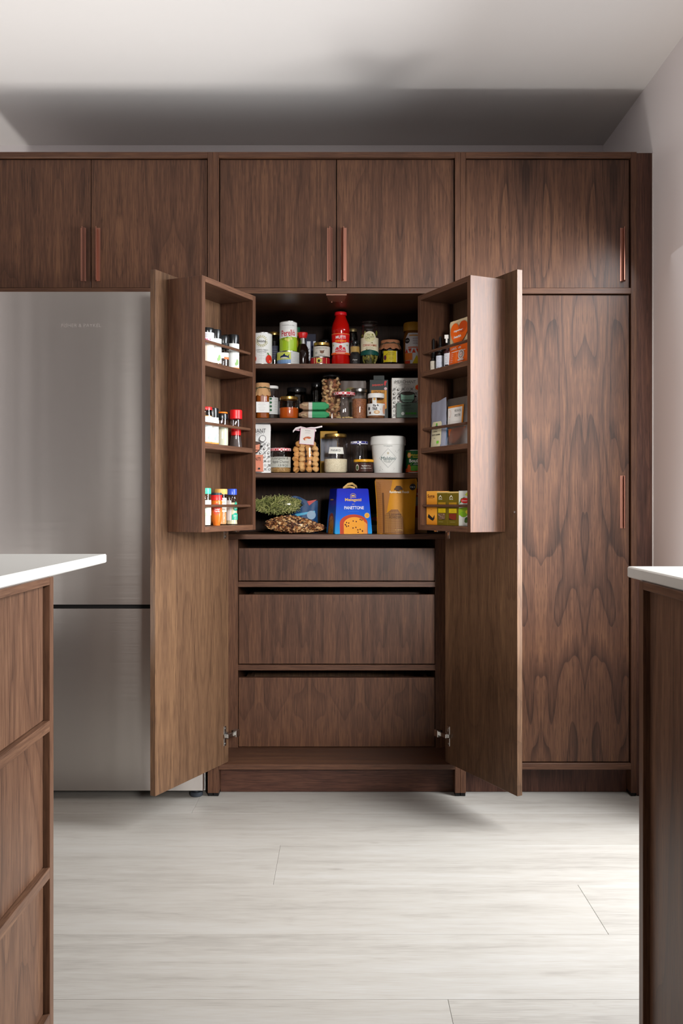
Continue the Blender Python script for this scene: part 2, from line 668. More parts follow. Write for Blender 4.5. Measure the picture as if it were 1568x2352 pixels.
GAP = .0022
RC = .011     # door recess behind the face frame
ZT0, ZT1 = 2.251, 2.271
UD0, UD1 = 1.7955, 2.2475


def updoor(parent, xa, xb, hx, s, z0=UD0, z1=UD1, hz=(1.818, 2.006), lab=None, m=None):
    d = MB().box(xa, xb, Y0 + RC, Y0 + RC + .02, z0, z1, m or W_door, .0007).build('door', parent, lab)
    handle(d, hx, Y0 + RC, hz[0], hz[1], s)
    return d


# bridging cabinet over the fridge
t = thing('wall_cabinet', 'two-door walnut cabinet bridging over the steel fridge', 'cabinet', (-.905, Y0, 0))
MB().box(-.4712, -.4525, Y0, YB - .02, .012, ZT1, W_v).build('side_panel', t)
MB().box(-1.345, -1.326, Y0, YB - .02, .012, ZT1, W_v).build('side_panel', t)
for q in (-.4712, -1.345):
    MB().box(q + .001, q + .0177, Y0 + .004, Y0 + .05, .0006, .012, M_black).build('foot', t)
MB().box(-1.326, -.4712, Y0, YB - .02, ZT0, ZT1, W_h).build('top_rail', t)
MB().box(-1.326, -.4712, Y0, YB - .02, 1.7765, 1.7925, W_h).build('bottom_rail', t)
MB().box(-1.326, -.4712, YB - .02, YB - .01, 1.7925, ZT0, W_in, 0).build('back_panel', t)
XS = px(207, Y0)
updoor(t, -1.3235, XS - GAP / 2, px(189.5, Y0), 1)
updoor(t, XS + GAP / 2, -.4745, px(222.5, Y0), -1)

# pantry cabinet
CX = -.0165
YI = 3.36       # plane of the inner drawers and shelf edges
pan = thing('pantry_cabinet', 'tall walnut pantry with both lower doors swung open on full shelves', 'cabinet', (CX, Y0, 0))
PL, PR = -.4325, .3998
for a, b in ((-.4525, PL), (PR, .4188)):
    MB().box(a, b, Y0, YB - .02, .012, ZT1, W_v).build('side_panel', pan)
    MB().box(a + .001, b - .001, Y0 + .003, Y0 + .05, .0006, .012, M_black).build('foot', pan)
MB().box(PL, PR, Y0, YB - .02, ZT0, ZT1, W_h).build('top_rail', pan)
MB().box(PL, PR, Y0, YB - .02, 1.772, 1.792, W_h).build('middle_rail', pan)
MB().box(PL, PR, Y0, YB - .02, .0945, .1128, W_h).build('bottom_shelf', pan)
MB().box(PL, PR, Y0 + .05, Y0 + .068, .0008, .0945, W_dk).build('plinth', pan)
MB().box(PL, PR, YB - .02, YB - .01, .1128, ZT0, W_bk_shade, 0).build('back_panel', pan)
for zt in (1.559, 1.354, 1.148):
    MB().box(PL, PR, YI, YB - .02, zt - .018, zt, W_eh).build('shelf', pan)
MB().box(PL, PR, YI - .003, YB - .02, .898, .9165, W_eh).build('shelf', pan)
for a, b in ((PL, -.3895), (.3535, PR)):
    MB().box(a, b, YI, YB - .02, .1128, .898, W_v).build('filler_post', pan)
for za, zb in ((.718, .738), (.404, .425)):
    MB().box(-.3895, .3535, YI, YB - .02, za, zb, W_h).build('drawer_rail', pan)
for za, zb in ((.7415, .864), (.428, .689), (.1155, .376)):
    d = MB().box(-.3875, .3515, YI + .006, YI + .026, za, zb, W_door, .0007)
    d.box(-.372, -.357, YI + .026, YB - .06, za + .015, zb - .02, W_in, 0).box(.321, .336, YI + .026, YB - .06, za + .015, zb - .02, W_in, 0)
    d.box(-.357, .321, YB - .075, YB - .06, za + .015, zb - .02, W_in, 0).box(-.357, .321, YI + .026, YB - .075, za + .015, za + .028, W_in, 0)
    d.build('drawer', pan)
XM = px(772.5, Y0)
updoor(pan, PL + .003, XM - .0015, px(757, Y0), 1)
updoor(pan, XM + .0015, PR - .003, px(789.5, Y0), -1)
c = MB()
c.prism([(XM - .036, Y0 + .004), (XM + .036, Y0 + .004), (XM + .028, Y0 + .105), (XM - .028, Y0 + .105)], 1.7665, 1.772, mat(122, 84, 68, .45))
for q in (-.018, .018):
    c.lathe([(0, 1.7625), (.003, 1.7625), (.003, 1.767)], M_copper, XM + q, Y0 + .1, 10)
c.build('door_stop', pan, 'brown plate under the middle rail that stops the doors')

# swung-open doors with spice racks
DW, DZ0, DZ1, HX, HY = .418, .1145, 1.766, .385, 3.172
UX, UY = .434, -.901
ANG = math.atan2(UY, UX)
RA, RB, RD, RT = .0334, .356, .1328, .018
RZ0, RZ1 = .9414, 1.748
SHELF = {'A': 1.483, 'B': 1.222, 'C': RZ0 + RT}


def pdoor(s):
    nm = 'right' if s > 0 else 'left'
    d = MB(False).box(0, DW, min(0, s * .02), max(0, s * .02), DZ0, DZ1, W_pd_lit, .0008).build('door', pan, 'open %s pantry door carrying a spice rack' % nm)
    d.location = (s * HX, HY - Y0, 0)
    d.rotation_euler = (0, 0, ANG if s > 0 else math.pi - ANG)
    f = -s                                   # local y direction of the inner face

    def bx(n, x0, x1, ya, yb, z0, z1, m, bev=.0007):
        return MB(False).box(x0, x1, min(f * ya, f * yb), max(f * ya, f * yb), z0, z1, m, bev).build(n, d)
    bx('rack_side', RA, RA + RT, 0, RD, RZ0, RZ1, W_v)
    bx('rack_side', RB - RT, RB, 0, RD, RZ0, RZ1, W_v)
    bx('rack_top', RA + RT, RB - RT, 0, RD, RZ1 - RT, RZ1, W_eh)
    bx('rack_base', RA + RT, RB - RT, 0, RD, RZ0, RZ0 + RT, W_eh)
    for z in (SHELF['A'], SHELF['B']):
        bx('rack_shelf', RA + RT, RB - RT, 0, RD - .001, z - .0165, z, W_eh)
    for z in SHELF.values():
        bx('rack_rail', RA + RT, RB - RT, RD - .0175, RD - .0075, z + .0605, z + .0695, W_eh, .003)
    # hinges
    for z in (.2115, .943):
        h = MB(False)
        h.box(.016, .031, min(0, f * .002), max(0, f * .002), z - .035, z + .035, M_chrome, .0008)
        h.prism([(.012, z - .014), (.034, z - .006), (.034, z + .006), (.012, z + .014)], min(f * .002, f * .006), max(f * .002, f * .006), M_chrome, 'y')
        h.box(-.022, .026, min(f * .006, f * .015), max(f * .006, f * .015), z - .007, z + .007, M_chrome, .0015)
        h.box(-.040, -.016, min(f * .002, f * .022), max(f * .002, f * .022), z - .012, z + .012, M_chrome, .001)
        for q in (-.027, .027):
            h.blob((.0235, f * .002, z + q), .004, .0015, .004, M_tin)
        h.build('hinge', d)
    if s > 0:
        MB(False).blob((DW - .012, f * .001, 1.0045), .005, .004, .005, M_chrome).build('bumper', d)
    # outer pull
    h = MB(False)
    o = s
    h.box(DW - .042, DW - .023, min(o * .02, o * .0222), max(o * .02, o * .0222), .945, 1.131, M_copper)
    h.box(DW - .031, DW - .0288, min(o * .022, o * .041), max(o * .022, o * .041), .945, 1.131, M_copper)
    h.build('handle', d)
    return d


pdoor(-1)
pdoor(1)

# tall cabinet on the right
t = thing('tall_cabinet', 'closed tall walnut cupboard against the right wall', 'cabinet', (.729, Y0, 0))
MB().box(.4192, .4377, Y0, YB - .02, .012, ZT1, W_v).build('side_panel', t)
MB().box(1.0195, 1.0395, Y0, YB - .02, .012, ZT1, W_v).build('side_panel', t)
for q in (.4202, 1.0205):
    MB().box(q, q + .0165, Y0 + .003, Y0 + .05, .0006, .012, M_black).build('foot', t)
MB().box(.4377, 1.0195, Y0, YB - .02, ZT0, ZT1, W_h).build('top_rail', t)
MB().box(.4377, 1.0195, Y0, YB - .02, 1.772, 1.792, W_h).build('middle_rail', t)
MB().box(.4377, 1.0195, Y0, YB - .02, .0945, .1165, W_eh).build('bottom_rail', t)
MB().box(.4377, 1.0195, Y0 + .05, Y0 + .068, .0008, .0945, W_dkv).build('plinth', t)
MB().box(.4377, 1.0195, YB - .02, YB - .01, .1165, ZT0, W_in, 0).build('back_panel', t)
HXR = px(1429, Y0) + .004
updoor(t, .4397, 1.0155, HXR, 1, 1.7945, UD1, m=W_fig)
updoor(t, .4397, 1.0155, HXR, 1, .1195, 1.7685, (.945, 1.131), m=W_fig)
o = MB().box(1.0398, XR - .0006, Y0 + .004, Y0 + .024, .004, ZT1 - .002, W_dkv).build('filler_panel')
o['label'] = 'narrow dark walnut strip between the tall cupboard and the right wall'
o['category'] = 'panel'

structure(MB().box(XR - .0032, XR - .0002, Y0 + .001, Y0 + .0038, .01, ZT1 - .004, mat(206, 200, 196, .7), 0).build('trim_1'))

# ------------------------------------------------------------------ fridge
YF = 3.112
FX0, FX1 = -1.262, px(466.5, YF)
fr = thing('fridge_freezer', 'brushed stainless steel fridge freezer under the bridging cabinet', 'fridge', ((FX0 + FX1) / 2, YF, 0))


def fdoor(z0, z1):
    m = MB()
    n = 20
    pts = [(FX1, YF + .05), (FX0, YF + .05)]
    for i in range(n + 1):
        q = i / n
        x = FX0 + (FX1 - FX0) * q
        e = min(q, 1 - q) * (FX1 - FX0)
        r = .012
        y = YF + (r - math.sqrt(max(0, r * r - (r - e) ** 2)) if e < r else 0)
        pts.append((x, y))
    # rounded vertical edges
    pts = [(FX1, YF + .05), (FX0, YF + .05), (FX0, YF + .008), (FX0 + .0025, YF + .0025), (FX0 + .008, YF), (FX1 - .006, YF), (FX1 - .0015, YF + .002), (FX1, YF + .006)]
    m.prism(pts, z0, z1, M_steel)
    return m


zs0, zs1 = pz(1398, YF), pz(1388.5, YF)
ZFB = pz(1816, YF)
fdoor(zs1, 1.7705).build('upper_door', fr)
fdoor(ZFB, zs0).build('freezer_drawer', fr)
MB().box(FX0 + .004, FX1 - .002, YF + .052, YB - .05, .03, 1.765, mat(120, 120, 120, .35, .8)).box(FX0 + .01, FX1 - .01, YF + .02, YF + .06, zs0 - .01, zs1 + .004, M_black, 0).build('body', fr)
for x in (px(452, Y0 + .02), FX0 + .06):
    m = MB().lathe([(0, 0), (.020, 0), (.0225, .003), (.0225, .012), (.020, .015), (.008, .015), (.008, .03), (0, .03)], mat(48, 52, 58, .4), x, Y0 + .012, 22)
    m.build('foot', fr)
MB().box(FX1 - .004, FX1 + .003, YF + .03, YF + .06, .022, .1, M_chrome, .001).build('hinge_cover', fr)
d = D2().text('FISHER & PAYKEL', px(187, YF), pz(747.5, YF), .0125, mat(150, 142, 138, .5, .3), w=.139, bold=.012)
d.build('lettering', fr, lambda u, v, w: (u - fr.location.x, -w + 0, v))

# ------------------------------------------------------------------ islands
def island(nm, label, s, XF, YFAR, XFAR, zu, rails, recess, label_top, XT, YT, m_door):
    t = thing(nm, label, 'kitchen island', ((XF + XFAR) / 2, YFAR / 2 + .1, 0))
    YN = .25

    def bx(n, xa, xb, y0, y1, z0, z1, m, bev=.0008):
        return MB().box(min(xa, xb), max(xa, xb), y0, y1, z0, z1, m, bev).build(n, t)
    xin = XF + s * recess
    bx('end_post', XF, XF + s * .05, YFAR - .02, YFAR, 0, zu, W_islv)
    bx('end_post', XF, XF + s * .05, YN, YN + .02, 0, zu, W_islv)
    bx('end_panel', XF + s * .05, XFAR, YFAR - .02, YFAR, 0, zu, W_isl)
    bx('end_panel', XF + s * .05, XFAR, YN, YN + .02, 0, zu, W_isl)
    bx('side_panel', XFAR - s * .018, XFAR, YN + .02, YFAR - .02, 0, zu, W_isl)
    bx('top_rail', XF, XF + s * .05, YN + .02, YFAR - .02, zu - .0135, zu, W_isly)
    for za, zb in rails:
        bx('rail', XF, XF + s * .05, YN + .02, YFAR - .02, za, zb, W_isly)
    edges = [zu - .0135] + [q for za, zb in rails for q in (zb, za)]
    for i in range(0, len(edges) - 1, 2):
        bx('drawer_front' if len(rails) > 1 else 'door', xin, xin + s * .02, YN + .022, YFAR - .0203, edges[i + 1] + .001, edges[i] - .002, m_door)
    bx('plinth', XF + s * .06, XF + s * .078, YN + .02, YFAR - .02, 0, .08, W_dk)
    w = thing('countertop', label_top, 'countertop', ((XT + XFAR) / 2, (YT + YN) / 2, zu))
    MB().box(min(XT, XFAR + s * .02), max(XT, XFAR + s * .02), YN - .02, YT, zu + .0002, zu + .0195, M_quartz, .0022).build('slab', w)
    return t


island('kitchen_island', 'walnut drawer island in the left foreground', -1, -.518, 1.6065, -1.45, .9,
       ((.6260, .6453), (.3651, .3845), (.1050, .1244)), .0112, 'white quartz worktop overhanging the left island', -.5216, 1.983, W_isl)
island('kitchen_island', 'dark walnut cupboard island in the right foreground', 1, .505, 1.516, 1.06, .9,
       ((.1050, .1244),), .0112, 'white quartz worktop on the right island', .508, 1.588, W_isl)
# ------------------------------------------------------------------ food: makers
YS = 3.372     # front line of the things standing on the pantry shelves
SH = {1: 1.5594, 2: 1.3544, 3: 1.1484, 4: .9169}


def spot(pl, pr, row=0.0):
    """pixel span -> centre, radius of a round thing whose front stands `row` behind the shelf line"""
    R = .03
    for _ in range(6):
        Y = YS + row + R
        R = (pr - pl) / 2 * Y / F
    return px((pl + pr) / 2, Y), Y, R


def look(x, y):
    return math.atan2(-x, y)


def jar_parts(t, R, h, lid=None, lh=.012, fill=None, frac=.8, neck=.86, sh=.86, glass=GL, lidr=1.02, base=.004, fillname='contents'):
    hb = h - lh * .9
    rn = R * neck
    MB(False).lathe([(0, 0), (R * .88, 0), (R * .97, base), (R, base * 2.2), (R, hb * sh), (R * .97, hb * (sh + .03)), (rn, hb * (sh + .10)), (rn, hb), (rn - .002, hb)], glass).build('glass', t)
    if fill:
        ff = min(frac, sh - .02) * hb
        ri = R - .0024
        MB(False).lathe([(0, .003), (R * .86, .003), (ri, base * 2.4), (ri, ff), (ri * .9, ff + .0012), (0, ff + .0012)], fill).build(fillname, t)
    if lid:
        rl = rn * lidr
        MB(False).lathe([(rn * .96, h - lh), (rl, h - lh), (rl * 1.015, h - lh * .8), (rl * 1.015, h - lh * .2), (rl * .97, h - .0005), (rl * .8, h), (rl * .74, h - .001), (0, h - .001)], lid).build('lid', t)


def jar(label, pl, pr, pt, z, row=0.0, lab=None, rot=0.0, name='jar', cat='jar', group=None, **k):
    x, y, R = spot(pl, pr, row)
    h = pz(pt, y) - z
    t = thing(name, label, cat, (x, y, z), look(x, y) + rot, group)
    jar_parts(t, R, h, **k)
    if lab:
        d = D2()
        lab(d, R, h)
        d.build('label', t, on_cyl(R), su=R * .22)
    return t


def turned(name, label, cat, loc, rot, parts, lab=None, Rl=None):
    t = thing(name, label, cat, loc, rot)
    for n, prof, m in parts:
        MB(False).lathe(prof, m).build(n, t)
    if lab:
        d = D2()
        lab(d)
        d.build('label', t, on_cyl(Rl), su=(Rl(.03) if callable(Rl) else Rl) * .22, sv=.008 if callable(Rl) else None)
    return t


def tin(label, pl, pr, pt, z, row, paper, lab=None, rot=0.0, cat='tin', name='tin_can'):
    x, y, R = spot(pl, pr, row)
    h = pz(pt, y) - z
    t = thing(name, label, cat, (x, y, z), look(x, y) + rot)
    MB(False).lathe([(0, 0), (R * .97, 0), (R, .001), (R, .003), (R * .985, .0035), (R * .985, h - .0035), (R, h - .003), (R, h - .0008), (R * .97, h), (R * .93, h - .0005), (R * .92, h - .003), (0, h - .003)], M_tin).build('can', t)
    d = D2()
    w = math.pi * R
    d.rect(-w, .0035, w, h - .0035, paper)
    if lab:
        lab(d, R, h)
    d.build('label', t, on_cyl(R * .985), su=R * .22)
    return t


def carton(label, pl, pr, pt, z, row, m, lab=None, depth=.05, name='carton', cat='box', rot=0.0):
    Y = YS + row
    w = (pr - pl) * Y / F
    h = pz(pt, Y) - z
    t = thing(name, label, cat, (px((pl + pr) / 2, Y), Y, z), rot)
    MB(False).box(-w / 2, w / 2, 0, depth, 0, h, m, .0006).build('carton', t)
    if lab:
        d = D2()
        lab(d, w, h)
        d.build('print', t, on_flat())
    return t


def pouch_fn(w, h, t0, t1, bulge=.0):
    def y(u, v):
        q = min(max(v / h, 0), 1)
        e = max(0.0, 1 - (2 * u / w) ** 2)
        th = t0 + (t1 - t0) * q ** .8
        return -th / 2 * (.25 + .75 * e ** .6) - bulge * e * math.sin(math.pi * q)
    return y


def pouch(t, w, h, t0, t1, m, bulge=0.0, wob=.0015, slant=0.0, name='pouch', taper=0.0, top=None):
    """stand-up pouch: gusseted base, flat sealed top, soft creases"""
    f = pouch_fn(w, h, t0, t1, bulge)
    nu, nv = 12, 18
    vs, fs = [], []
    for side in (-1, 1):
        for j in range(nv + 1):
            for i in range(nu + 1):
                u, v = w * (i / nu - .5), h * j / nv
                y = f(u, v) * (1 if side < 0 else -1)
                y += side * wob * math.sin(i * 1.9 + j * .8) * math.sin(j * .9 + i * .5) * (1 - j / nv * .4)
                vv = v + (slant * u / w if j == nv else 0) + (top(u / w) if top and j == nv else 0)
                uu = u * (1 - .03 * math.sin(math.pi * j / nv)) * (1 - taper * (1 - j / nv)) * (1 - .05 * max(0, j / nv - .94) / .06)
                vs.append((uu, y if side < 0 else y, vv))
    N = (nu + 1) * (nv + 1)
    for s in (0, 1):
        for j in range(nv):
            for i in range(nu):
                a = s * N + j * (nu + 1) + i
                fs.append((a, a + 1, a + nu + 2, a + nu + 1) if s == 0 else (a + 1, a, a + nu + 1, a + nu + 2))
    for j in range(nv):
        for i in (0, nu):
            a = j * (nu + 1) + i
            fs.append((a, a + nu + 1, N + a + nu + 1, N + a))
    for i in range(nu):
        fs.append((i, i + 1, N + i + 1, N + i))
        a = nv * (nu + 1) + i
        fs.append((a, a + 1, N + a + 1, N + a))
    mb = MB(False)
    mb.faces(vs, fs, m)
    mb.build(name, t)
    return lambda u, v, w_: (u * (1 - .03 * math.sin(math.pi * min(max(v / h, 0), 1))) * (1 - taper * (1 - min(max(v / h, 0), 1))), f(u, v) - w_ - wob, v)


def tomato(d, x, y, r):
    d.ell(x, y, r * .8, r, mat(214, 44, 22, .4)).ell(x + r * .2, y - r * .5, r * .2, r * .3, mat(236, 150, 110, .4))
    d.line(x, y + r * .9, x - r * .4, y + r * 1.5, r * .22, mat(70, 120, 40))


# ------------------------------------------------------------------ top shelf
def f(d, R, h):
    c = mat(196, 190, 140, .6)
    for i in range(18):
        a = i * 2 * math.pi / 18
        for rr in (.62, .82):
            d.ell(rr * .62 * R * math.cos(a), h * .72 + rr * .62 * R * math.sin(a), R * .055, R * .055, c, 6)
    d.text('biona', 0, h * .72, h * .085, M_ink, w=R * .75)
    d.text('CHOPPED PEELED', 0, h * .44, h * .035, M_grey, w=R * 1.15).text('TOMATOES', 0, h * .38, h * .035, M_grey, w=R * .8)
    d.lines(0, h * .16, h * .32, 4, R * .5, M_grey, .0005)
    tomato(d, R * .66, h * .165, R * .40)
    tomato(d, -R * .8, h * .165, R * .42)


tin('white tin of chopped tomatoes, leftmost on the top shelf', 577, 625, 767, SH[1], .004, M_white, f)
jar('smoky dark jar with gold lid between white tomato tin and tall olive tin', 614, 645, 764, SH[1], .075, lid=M_gold, glass=GLD, fill=mat(26, 22, 24), frac=.8,
    lab=lambda d, R, h: d.rect(-R * .9, h * .2, R * .9, h * .6, mat(58, 60, 76, .5)).lines(0, h * .25, h * .5, 5, R * 1.2, mat(120, 124, 140)))


def f(d, R, h):
    g = mat(232, 232, 228, .5)
    d.rect(-math.pi * R, .0015, math.pi * R, h - .0012, mat(204, 214, 96, .4))
    d.rect(-math.pi * R, .0015, math.pi * R, h * .3, mat(118, 152, 196, .4))
    for i in range(7):
        d.ell(-R * 1.2 + i * R * .22, h * .28, R * .14, h * .1, mat(126, 160, 200, .4), 10)
    d.rect(R * .22, .0015, math.pi * R, h - .0012, mat(206, 208, 206, .5))
    d.lines(R * .75, h * .2, h * .85, 7, R * .7, mat(150, 152, 154), .0006)
    d.ell(-R * .36, h * .56, R * .36, h * .13, mat(30, 44, 84, .4)).ell(-R * .36, h * .49, R * .3, h * .07, mat(214, 214, 190, .4))
    d.poly([(-R * .06, h * .58), (R * .1, h * .82), (R * .06, h * .58), (R * .1, h * .36)], mat(30, 44, 84, .4))
    d.poly([(-R * .5, h * .66), (-R * .3, h * .84), (-R * .25, h * .66)], mat(30, 44, 84, .4))


tuna = tin('flat lime-and-blue fish tin under the tall olive tin', 635.6, 688, 810.8, SH[1], .003, mat(206, 216, 104, .4), f)


def f(d, R, h):
    lime = mat(164, 196, 40, .35)
    w = math.pi * R
    n = 24
    top = [(-w + 2 * w * i / n, h * (.43 + .055 * math.tanh(3 * (-w + 2 * w * i / n) / R + .6))) for i in range(n + 1)]
    d.poly([(-w, .0036), (w, .0036)] + top[::-1], lime)
    d.text('MANZANILLA FINA', 0, h * .855, h * .035, M_grey, w=R * 1.5)
    d.lines(0, h * .76, h * .79, 2, R * 1.1, mat(196, 196, 196), .0005)
    d.text('Perelló', 0, h * .605, h * .2, mat(190, 30, 50), w=R * 1.62, bold=.015, rot=.09)
    dk = mat(70, 96, 44)
    for x0, y0, x1, y1 in ((-.5, .34, -.1, .5), (-.1, .5, .3, .5), (.3, .5, .62, .41), (-.35, .42, -.66, .38)):
        d.line(x0 * R, y0 * h, x1 * R, y1 * h, .0012, dk)
    for x, y, r in ((-.28, .40, .13), (-.03, .37, .16), (.32, .42, .14)):
        d.ell(x * R, y * h, r * R, r * R * 1.15, mat(206, 206, 96, .3))
    d.ell(0, h * .13, R * .03, R * .03, dk, 8)


x, y, R = spot(641.6, 682, .006)
ztuna = pz(810.8, y) + .0004
tin('tall white and lime olive tin standing on the flat fish tin', 641.6, 682, 740.5, ztuna, .006, M_white, f)

x, y, R = spot(681, 709, .03)
h = pz(764.6, y) - SH[1]
soy = mat(28, 14, 10, .12)
turned('sauce_bottle', 'dark soy sauce bottle with flared red cap beside the olive tin', 'bottle', (x, y, SH[1]), look(x, y), [
    ('bottle', [(0, 0), (R * .95, 0), (R, .004), (R, h * .38), (R * .86, h * .55), (R * .48, h * .68), (R * .42, h * .74), (0, h * .74)], soy),
    ('neck', [(R * .40, h * .62), (R * .56, h * .62), (R * .46, h * .84), (R * .4, h * .84)], M_tin),
    ('cap', [(R * .42, h * .83), (R * .62, h * .84), (R * .84, h * .965), (R * .80, h), (0, h)], M_red)])
x, y, R = spot(673, 690, .10)
h = pz(752, y) - SH[1]
turned('oil_bottle', 'slim bottle with green cap half hidden behind the olive tin', 'bottle', (x, y, SH[1]), 0, [
    ('bottle', [(0, 0), (R * 1.3, 0), (R * 1.3, h * .7), (R * .8, h * .84), (R * .8, h * .88), (0, h * .88)], mat(170, 136, 34, .2)),
    ('cap', [(R * .85, h * .87), (R * .9, h * .99), (0, h)], mat(20, 86, 56, .4))])


def f(d, w, h):
    nv = mat(24, 30, 66, .5)
    d.rect(-w * .5, 0, w * .5, h * .78, mat(206, 208, 214, .5))
    for q in (-.34, .12):
        d.rect(w * q, 0, w * (q + .2), h * .78, nv)
    for q in (.2, .3, .4, .5):
        d.line(w * -.08, h * q, w * .05, h * (q + .06), .002, M_ink)


carton('navy and white striped packet behind the soy sauce bottle', 693, 725, 767, SH[1], .085, mat(22, 24, 44, .5), f, .03, 'packet', 'packet', rot=.0)


def f(d, R, h):
    d.rect(-R * 1.35, h * .03, R * 1.35, h * .70, mat(206, 200, 190, .6))
    d.text('CHICKEN LIVER PATE', 0, h * .58, h * .07, M_ink, w=R * 1.45)
    d.ell(R * .05, h * .31, R * .24, h * .1, mat(120, 84, 62)).poly([(-R * .25, h * .45), (-R * .1, h * .28), (R * .05, h * .36)], mat(120, 84, 62)).poly([(R * .36, h * .46), (R * .1, h * .38), (R * .2, h * .27)], mat(104, 72, 56))
    d.ell(-R * .66, h * .26, R * .16, R * .16, mat(170, 168, 160)).text('Traditional', 0, h * .1, h * .055, M_ink, w=R * .8)


def f2(d, R, h):
    g = mat(210, 178, 120, .4)
    for q in (-.62, -.40, .15, .62):
        d.rect(R * q, .003, R * (q + .07), h - .003, g)
    d.ell(-R * .12, h * .5, R * .26, h * .34, mat(206, 196, 90)).ell(-R * .12, h * .45, R * .12, h * .2, M_ink, 10)


tin('shallow red tin with a pale emblem under the small pate jar', 712, 758, 822.6, SH[1], .004, mat(166, 22, 32, .35), f2)
x, y, R = spot(719, 757.5, .008)
jar('pate jar with gold lid and cream hen label on the red tin', 719, 757.5, 788, pz(822.6, y) + .0006, .008, f, lid=M_gold, lh=.012, fill=mat(150, 104, 80), frac=.8, neck=.92)
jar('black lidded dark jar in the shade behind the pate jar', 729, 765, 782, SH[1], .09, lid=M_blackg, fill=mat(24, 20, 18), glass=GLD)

# passata bottle
x, y, R = spot(761, 803, .004)
h = pz(717.6, y) - SH[1]
RP = lambda v: R * 1.0 if v < h * .1 else R * (.90 + .1 * min(1, abs(v / h - .33) / .23))


def f(d):
    d.rect(-R * 1.3, h * .185, R * 1.3, h * .575, M_white)
    d.rect(-R * 1.3, h * .42, R * 1.3, h * .565, mat(214, 26, 26, .4)).rect(-R * 1.3, h * .565, R * 1.3, h * .578, mat(226, 120, 60))
    d.poly([(-R * .8, h * .42), (R * .8, h * .42), (0, h * .385)], mat(214, 26, 26, .4))
    d.text('MUTTI', 0, h * .505, h * .055, M_white, w=R * 1.1, bold=.03)
    for q in (-.5, -.25, 0, .25, .5):
        d.ell(R * q, h * .435, R * .13, h * .02, mat(238, 130, 40), 10)
    d.text('PASSATA', 0, h * .275, h * .04, mat(206, 26, 40), w=R * 1.2, bold=.03)
    d.ell(0, h * .325, R * .17, h * .035, mat(214, 40, 50)).rect(-R * .6, h * .232, R * .6, h * .252, mat(206, 30, 44))
    for q in (-.35, .35):
        d.ell(R * q, h * .30, R * .15, h * .022, mat(214, 60, 66), 10)
    for q in (-.85, .75):
        d.ell(R * q, h * .36, R * .11, R * .11, mat(190, 190, 140), 10)
    d.rect(-R * 1.3, h * .185, R * 1.3, h * .222, mat(232, 92, 30)).text('POMODORO', 0, h * .203, h * .018, M_white, w=R * .9)


turned('passata_bottle', 'red tomato passata bottle, tallest thing on the top shelf', 'bottle', (x, y, SH[1]), look(x, y), [
    ('bottle', [(0, 0), (R * .92, 0), (R, .004), (R, h * .10), (R * .93, h * .17), (R * .9, h * .33), (R * .93, h * .56), (R * .99, h * .62), (R * .99, h * .68), (R * .9, h * .77), (R * .66, h * .87), (R * .56, h * .92), (R * .56, h * .96), (0, h * .96)], mat(176, 16, 10, .08)),
    ('cap', [(R * .55, h * .938), (R * .66, h * .94), (R * .67, h * .965), (R * .64, h * .995), (0, h)], mat(216, 24, 34, .3))], f, RP)
jar('tall dark bottle with tarnished gold rim behind the passata', 798, 821, 756, SH[1], .085, lid=mat(120, 104, 70, .4, .7), glass=GLD, fill=mat(24, 18, 16), frac=.8,
    lab=lambda d, R, h: d.ell(0, h * .52, R * .4, R * .4, mat(110, 40, 40)).lines(0, h * .1, h * .36, 6, R, mat(150, 150, 150)), name='sauce_jar')


def f(d, R, h):
    d.poly([(-R * 1.4, h * .04), (R * 1.4, h * .04), (R * 1.4, h * .36), (R * .7, h * .52), (0, h * .36), (-R * .7, h * .52), (-R * 1.4, h * .36)], M_ink)
    d.text('Original', 0, h * .2, h * .07, M_paper, w=R * .9, shear=.25).lines(0, h * .08, h * .13, 2, R * .8, M_grey)


jar('yellow mustard jar with black label right of the passata', 803, 827, 783, SH[1], .018, f, lid=M_blackg, fill=mat(176, 140, 66, .5), frac=.9, neck=.9)

# gherkins
x, y, R = spot(828, 869, .005)
h = pz(737.5, y) - SH[1]
t = thing('gherkin_jar', 'tall glass jar of pickled gherkins with cream arched label', 'jar', (x, y, SH[1]), look(x, y))
hb = h * .86
MB(False).lathe([(0, 0), (R * .9, 0), (R, .005), (R, hb * .93), (R * .93, hb * .97), (R * .93, hb)], GL).build('glass', t)
MB(False).lathe([(R * .97, hb - .002), (R * .98, hb + .004), (R * .7, hb + .008), (R * .66, hb + .012), (R * .92, hb + .014), (R * .92, hb + .018), (R * .4, hb + .021), (R * .15, hb + .022), (R * .17, h), (0, h)], GL).build('lid', t)
m = MB(False)
for i in range(110):
    a, rr, zz = rnd.uniform(0, 6.28), R * rnd.uniform(.6, .82), rnd.uniform(.014, hb * .86)
    m.blob((rr * math.cos(a), rr * math.sin(a), zz), .0045, .0045, .013, [mat(140, 134, 60, .35), mat(112, 112, 46, .35), mat(160, 150, 84, .35)][i % 3],
           Matrix.Rotation(rnd.uniform(.2, 1.4), 3, 'X') @ Matrix.Rotation(a, 3, 'Z'))
m.lathe([(0, .004), (R * .5, .004), (R * .5, hb * .85), (0, hb * .85)], mat(60, 58, 24, .6))
m.build('gherkins', t, kind='stuff')
d = D2()
cr = mat(222, 214, 184, .6)
d.rect(-R * 1.35, h * .235, R * 1.35, h * .60, cr).ell(0, h * .61, R * .72, h * .125, cr, 24)
d.ring(0, h * .6, R * .60, h * .10, .0007, mat(190, 186, 130), mat(214, 208, 160))
d.text('The', -R * .1, h * .655, h * .04, M_ink, w=R * .3, shear=.2, rot=.2).text('Cypressa', 0, h * .60, h * .06, M_ink, w=R * 1.0, shear=.2, rot=.2)
